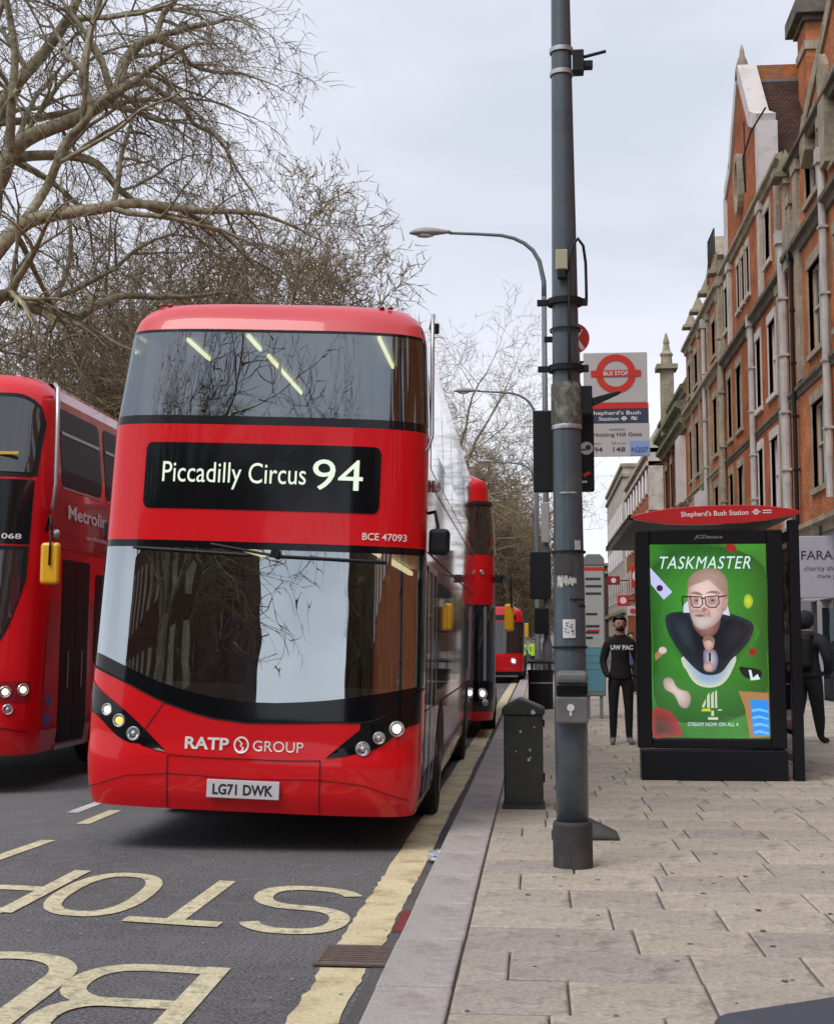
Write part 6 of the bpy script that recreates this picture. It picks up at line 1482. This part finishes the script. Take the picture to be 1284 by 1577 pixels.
put(2, (-9.8, -7, 0), 2, .95, 'bare plane tree mirrored at the left of the bus glass', 'mirrored trees'); put(1, (5, -24, 0), 4, .8, 'bare plane tree mirrored at the right of the bus glass', 'mirrored trees')
# dense understorey of the far trees
print('TREE SEGS', tri1, [t.count for t in defs])

# ------------------------------------------------------------------ people
def person(loc, rz, label, top='cloth_black', legs='cloth_trouser', skin='skin', hair='hair_black', shoe='shoe', H=1.76, hood=False, beard=False, pack=None, stride=.0, detail=True, arms='pocket', bulk=1.0, group=None):
    s = H/1.76; root = empty('person', loc, (0, 0, rz), label=label, cat='person', group=group)
    V = []; E = []; Rr = []; tagm = []
    def v(x, y, z, r, par=None):
        V.append((x*s, y*s, z*s)); Rr.append(r*s); i = len(V)-1
        if par is not None: E.append((par, i))
        return i
    b = bulk
    pel = v(0, 0, .95, .145*b); wa = v(0, 0, 1.10, .135*b, pel); ch = v(0, .01, 1.30, .165*b, wa); sh_ = v(0, .01, 1.42, .13*b, ch); nk = v(0, .0, 1.50, .062, sh_); hd = v(0, -.015, 1.58, .075, nk); hm = v(0, -.02, 1.66, .090, hd); ht = v(0, -.01, 1.73, .065, hm)
    for sd in (-1, 1):
        hp = v(sd*.095, 0, .88, .105*b, pel); kn = v(sd*.105, -.02+stride*sd*.5, .50, .070*b, hp); cf = v(sd*.108, .0+stride*sd, .30, .062*b, kn); an = v(sd*.11, .02+stride*sd*1.3, .10, .048, cf); ft = v(sd*.12, -.03+stride*sd*1.3, .045, .045, an); toe = v(sd*.14, -.15+stride*sd*1.3, .035, .036, ft)
        sj = v(sd*.175*b, .01, 1.40, .078*b, sh_); el = v(sd*.25*b, .04, 1.14, .058*b, sj)
        if arms == 'pocket': wr = v(sd*.215*b, -.07, .97, .048*b, el); v(sd*.17*b, -.13, .93, .040, wr)
        else:
            wr = v(sd*.255*b, -.04, .90, .038, el); pm = v(sd*.25*b, -.06, .83, .034, wr)
    me = bpy.data.meshes.new('person_body'); me.from_pydata(V, E, []); o = bpy.data.objects.new('tmp_body', me); COL.objects.link(o)
    md = o.modifiers.new('skin', 'SKIN'); md.use_smooth_shade = True
    sv = me.skin_vertices[0].data
    for i, r_ in enumerate(Rr): sv[i].radius = (r_, r_*(.72 if i in (pel, wa, ch, sh_) else 1.0)); sv[i].use_root = (i == 0)
    o.modifiers.new('sub', 'SUBSURF').levels = 2; o.modifiers['sub'].render_levels = 2
    dg = bpy.context.evaluated_depsgraph_get(); dg.update(); nm = bpy.data.meshes.new_from_object(o.evaluated_get(dg)); bpy.data.objects.remove(o)
    for mm in (top, legs, skin, shoe): nm.materials.append(MATS[mm])
    for p in nm.polygons:
        z = p.center.z/s; x = abs(p.center.x)/s; y = p.center.y/s
        m_ = 0 if z > .93 else 1
        if z > 1.515: m_ = 2
        if z < .09: m_ = 3
        if arms != 'pocket' and x > .19 and z < .90: m_ = 2
        if arms == 'pocket' and z <= .93 and z > .86 and x > .12 and y < -.09: m_ = 0
        if .86 < z <= .93 and x < .19: m_ = 0
        p.material_index = m_; p.use_smooth = True
    bo = bpy.data.objects.new('body', nm); COL.objects.link(bo); bo.parent = root
    def lump(name, m, c, rad, sub=2, disp=.05, cut=None):
        bm = bmesh.new(); bmesh.ops.create_icosphere(bm, subdivisions=sub, radius=1); nn = __import__('mathutils').noise
        for q_ in bm.verts:
            k = 1+disp*nn.noise(q_.co*3); q_.co = Vector((c[0]+q_.co.x*rad[0]*k, c[1]+q_.co.y*rad[1]*k, c[2]+q_.co.z*rad[2]*k))*s
        if cut:
            bmesh.ops.delete(bm, geom=[q_ for q_ in bm.verts if cut(q_.co/s)], context='VERTS')
        m2 = bpy.data.meshes.new(name); bm.to_mesh(m2); bm.free(); m2.materials.append(MATS[m]); [setattr(pp, 'use_smooth', True) for pp in m2.polygons]
        q2 = bpy.data.objects.new(name, m2); COL.objects.link(q2); q2.parent = root; return q2
    if hood: lump('hood', top, (0, .005, 1.66), (.115, .125, .135), 3, .08, cut=lambda c: c.y < -.085 and 1.56 < c.z < 1.74)
    else: lump('hair', hair, (0, .012, 1.685), (.098, .112, .105), 3, .10, cut=lambda c: (c.y < -.035 and c.z < 1.735) or c.z < 1.60)
    if detail:
        lump('nose', skin, (0, -.112, 1.645), (.014, .020, .024))
        for sd in (-1, 1): lump('ear', skin, (sd*.088, 0, 1.65), (.014, .022, .032)); lump('eye', 'hair_black', (sd*.033, -.098, 1.672), (.009, .008, .004)); lump('eyebrow', 'hair_black', (sd*.033, -.098, 1.692), (.018, .008, .0035))
        if beard: lump('beard', hair, (0, -.058, 1.592), (.062, .050, .040), 3, .1)
        else: lump('mouth', 'skin_dark', (0, -.103, 1.61), (.022, .006, .005))
        if arms == 'pocket':
            mbx = MB(); mbx.tube([(-.16*s, .12*s, 1.46*s), (0, .155*s, 1.44*s), (.16*s, .12*s, 1.46*s)], .03*s, 8); mbx.build('collar', top, root, smooth=True)
        mbx = MB(); mbx.lathe([(.165*b*s, .90*s), (.178*b*s, .93*s), (.17*b*s, .97*s)], 20, sy=.78, cap=False); mbx.build('jacket_hem', top, root, smooth=True)
    if pack:
        bp_ = MB(); bp_.box(-.15*s, .15*s, .10*s, .26*s, 1.02*s, 1.44*s); bp_.build('backpack', pack, root, bevel=.05*s, bseg=4)
    return root
p1 = person((1.17, 19.7, PV), 0.05, 'bearded man in black hoodie and joggers standing left of the lit advertising panel', beard=True, H=1.80, bulk=.96)
mb = MB(); text_onto(mb, lambda x, z: (x, -.172-.0*x, z), 'UW PAC', -.155, .165, 1.335, .062, bold=.05); mb.build('chest_print', 'white_print', p1, fix=False)
p2 = person((3.82, 20.0, PV), 2.5, 'person in dark hooded coat with a backpack walking away right of the shelter post', top='cloth_navy', hood=True, pack='cloth_black', H=1.86, stride=.12, shoe='shoe_black', bulk=1.32)
mb = MB(); mb.box(-.05, .05, .262*1.045, .27*1.045, 1.36, 1.42); mb.build('reflective_patch', 'sticker_white', p2)
person((3.45, 22.5, PV), .4, 'person in a red and dark coat mostly hidden behind the shelter panel', top='cloth_red', H=1.70)
person((-.22, 74, 0), 0, 'tiny figure in a hi-vis yellow jacket far down the kerb', top='hi_vis', legs='cloth_navy', H=1.75, detail=False)
person((2.55, 38, PV), .3, 'small distant pedestrian in a grey-blue coat behind the bearded man', top='cloth_blue', H=1.7, detail=False)
person((4.9, 52, PV), 2.8, 'small distant pedestrian in a brown coat near the shop fronts', top='cloth_brown', H=1.72, detail=False)
person((6.0, 75, PV), .2, 'tiny far pedestrian in black beneath the red shop signs', H=1.75, detail=False)
pu = person((0, 0, 0), 0, 'dark-haired passenger seated at the right of the top-deck front window', top='cloth_brown', H=1.55, detail=True, skin='skin')
pu.location = (-1.35, 11.30, 2.02)
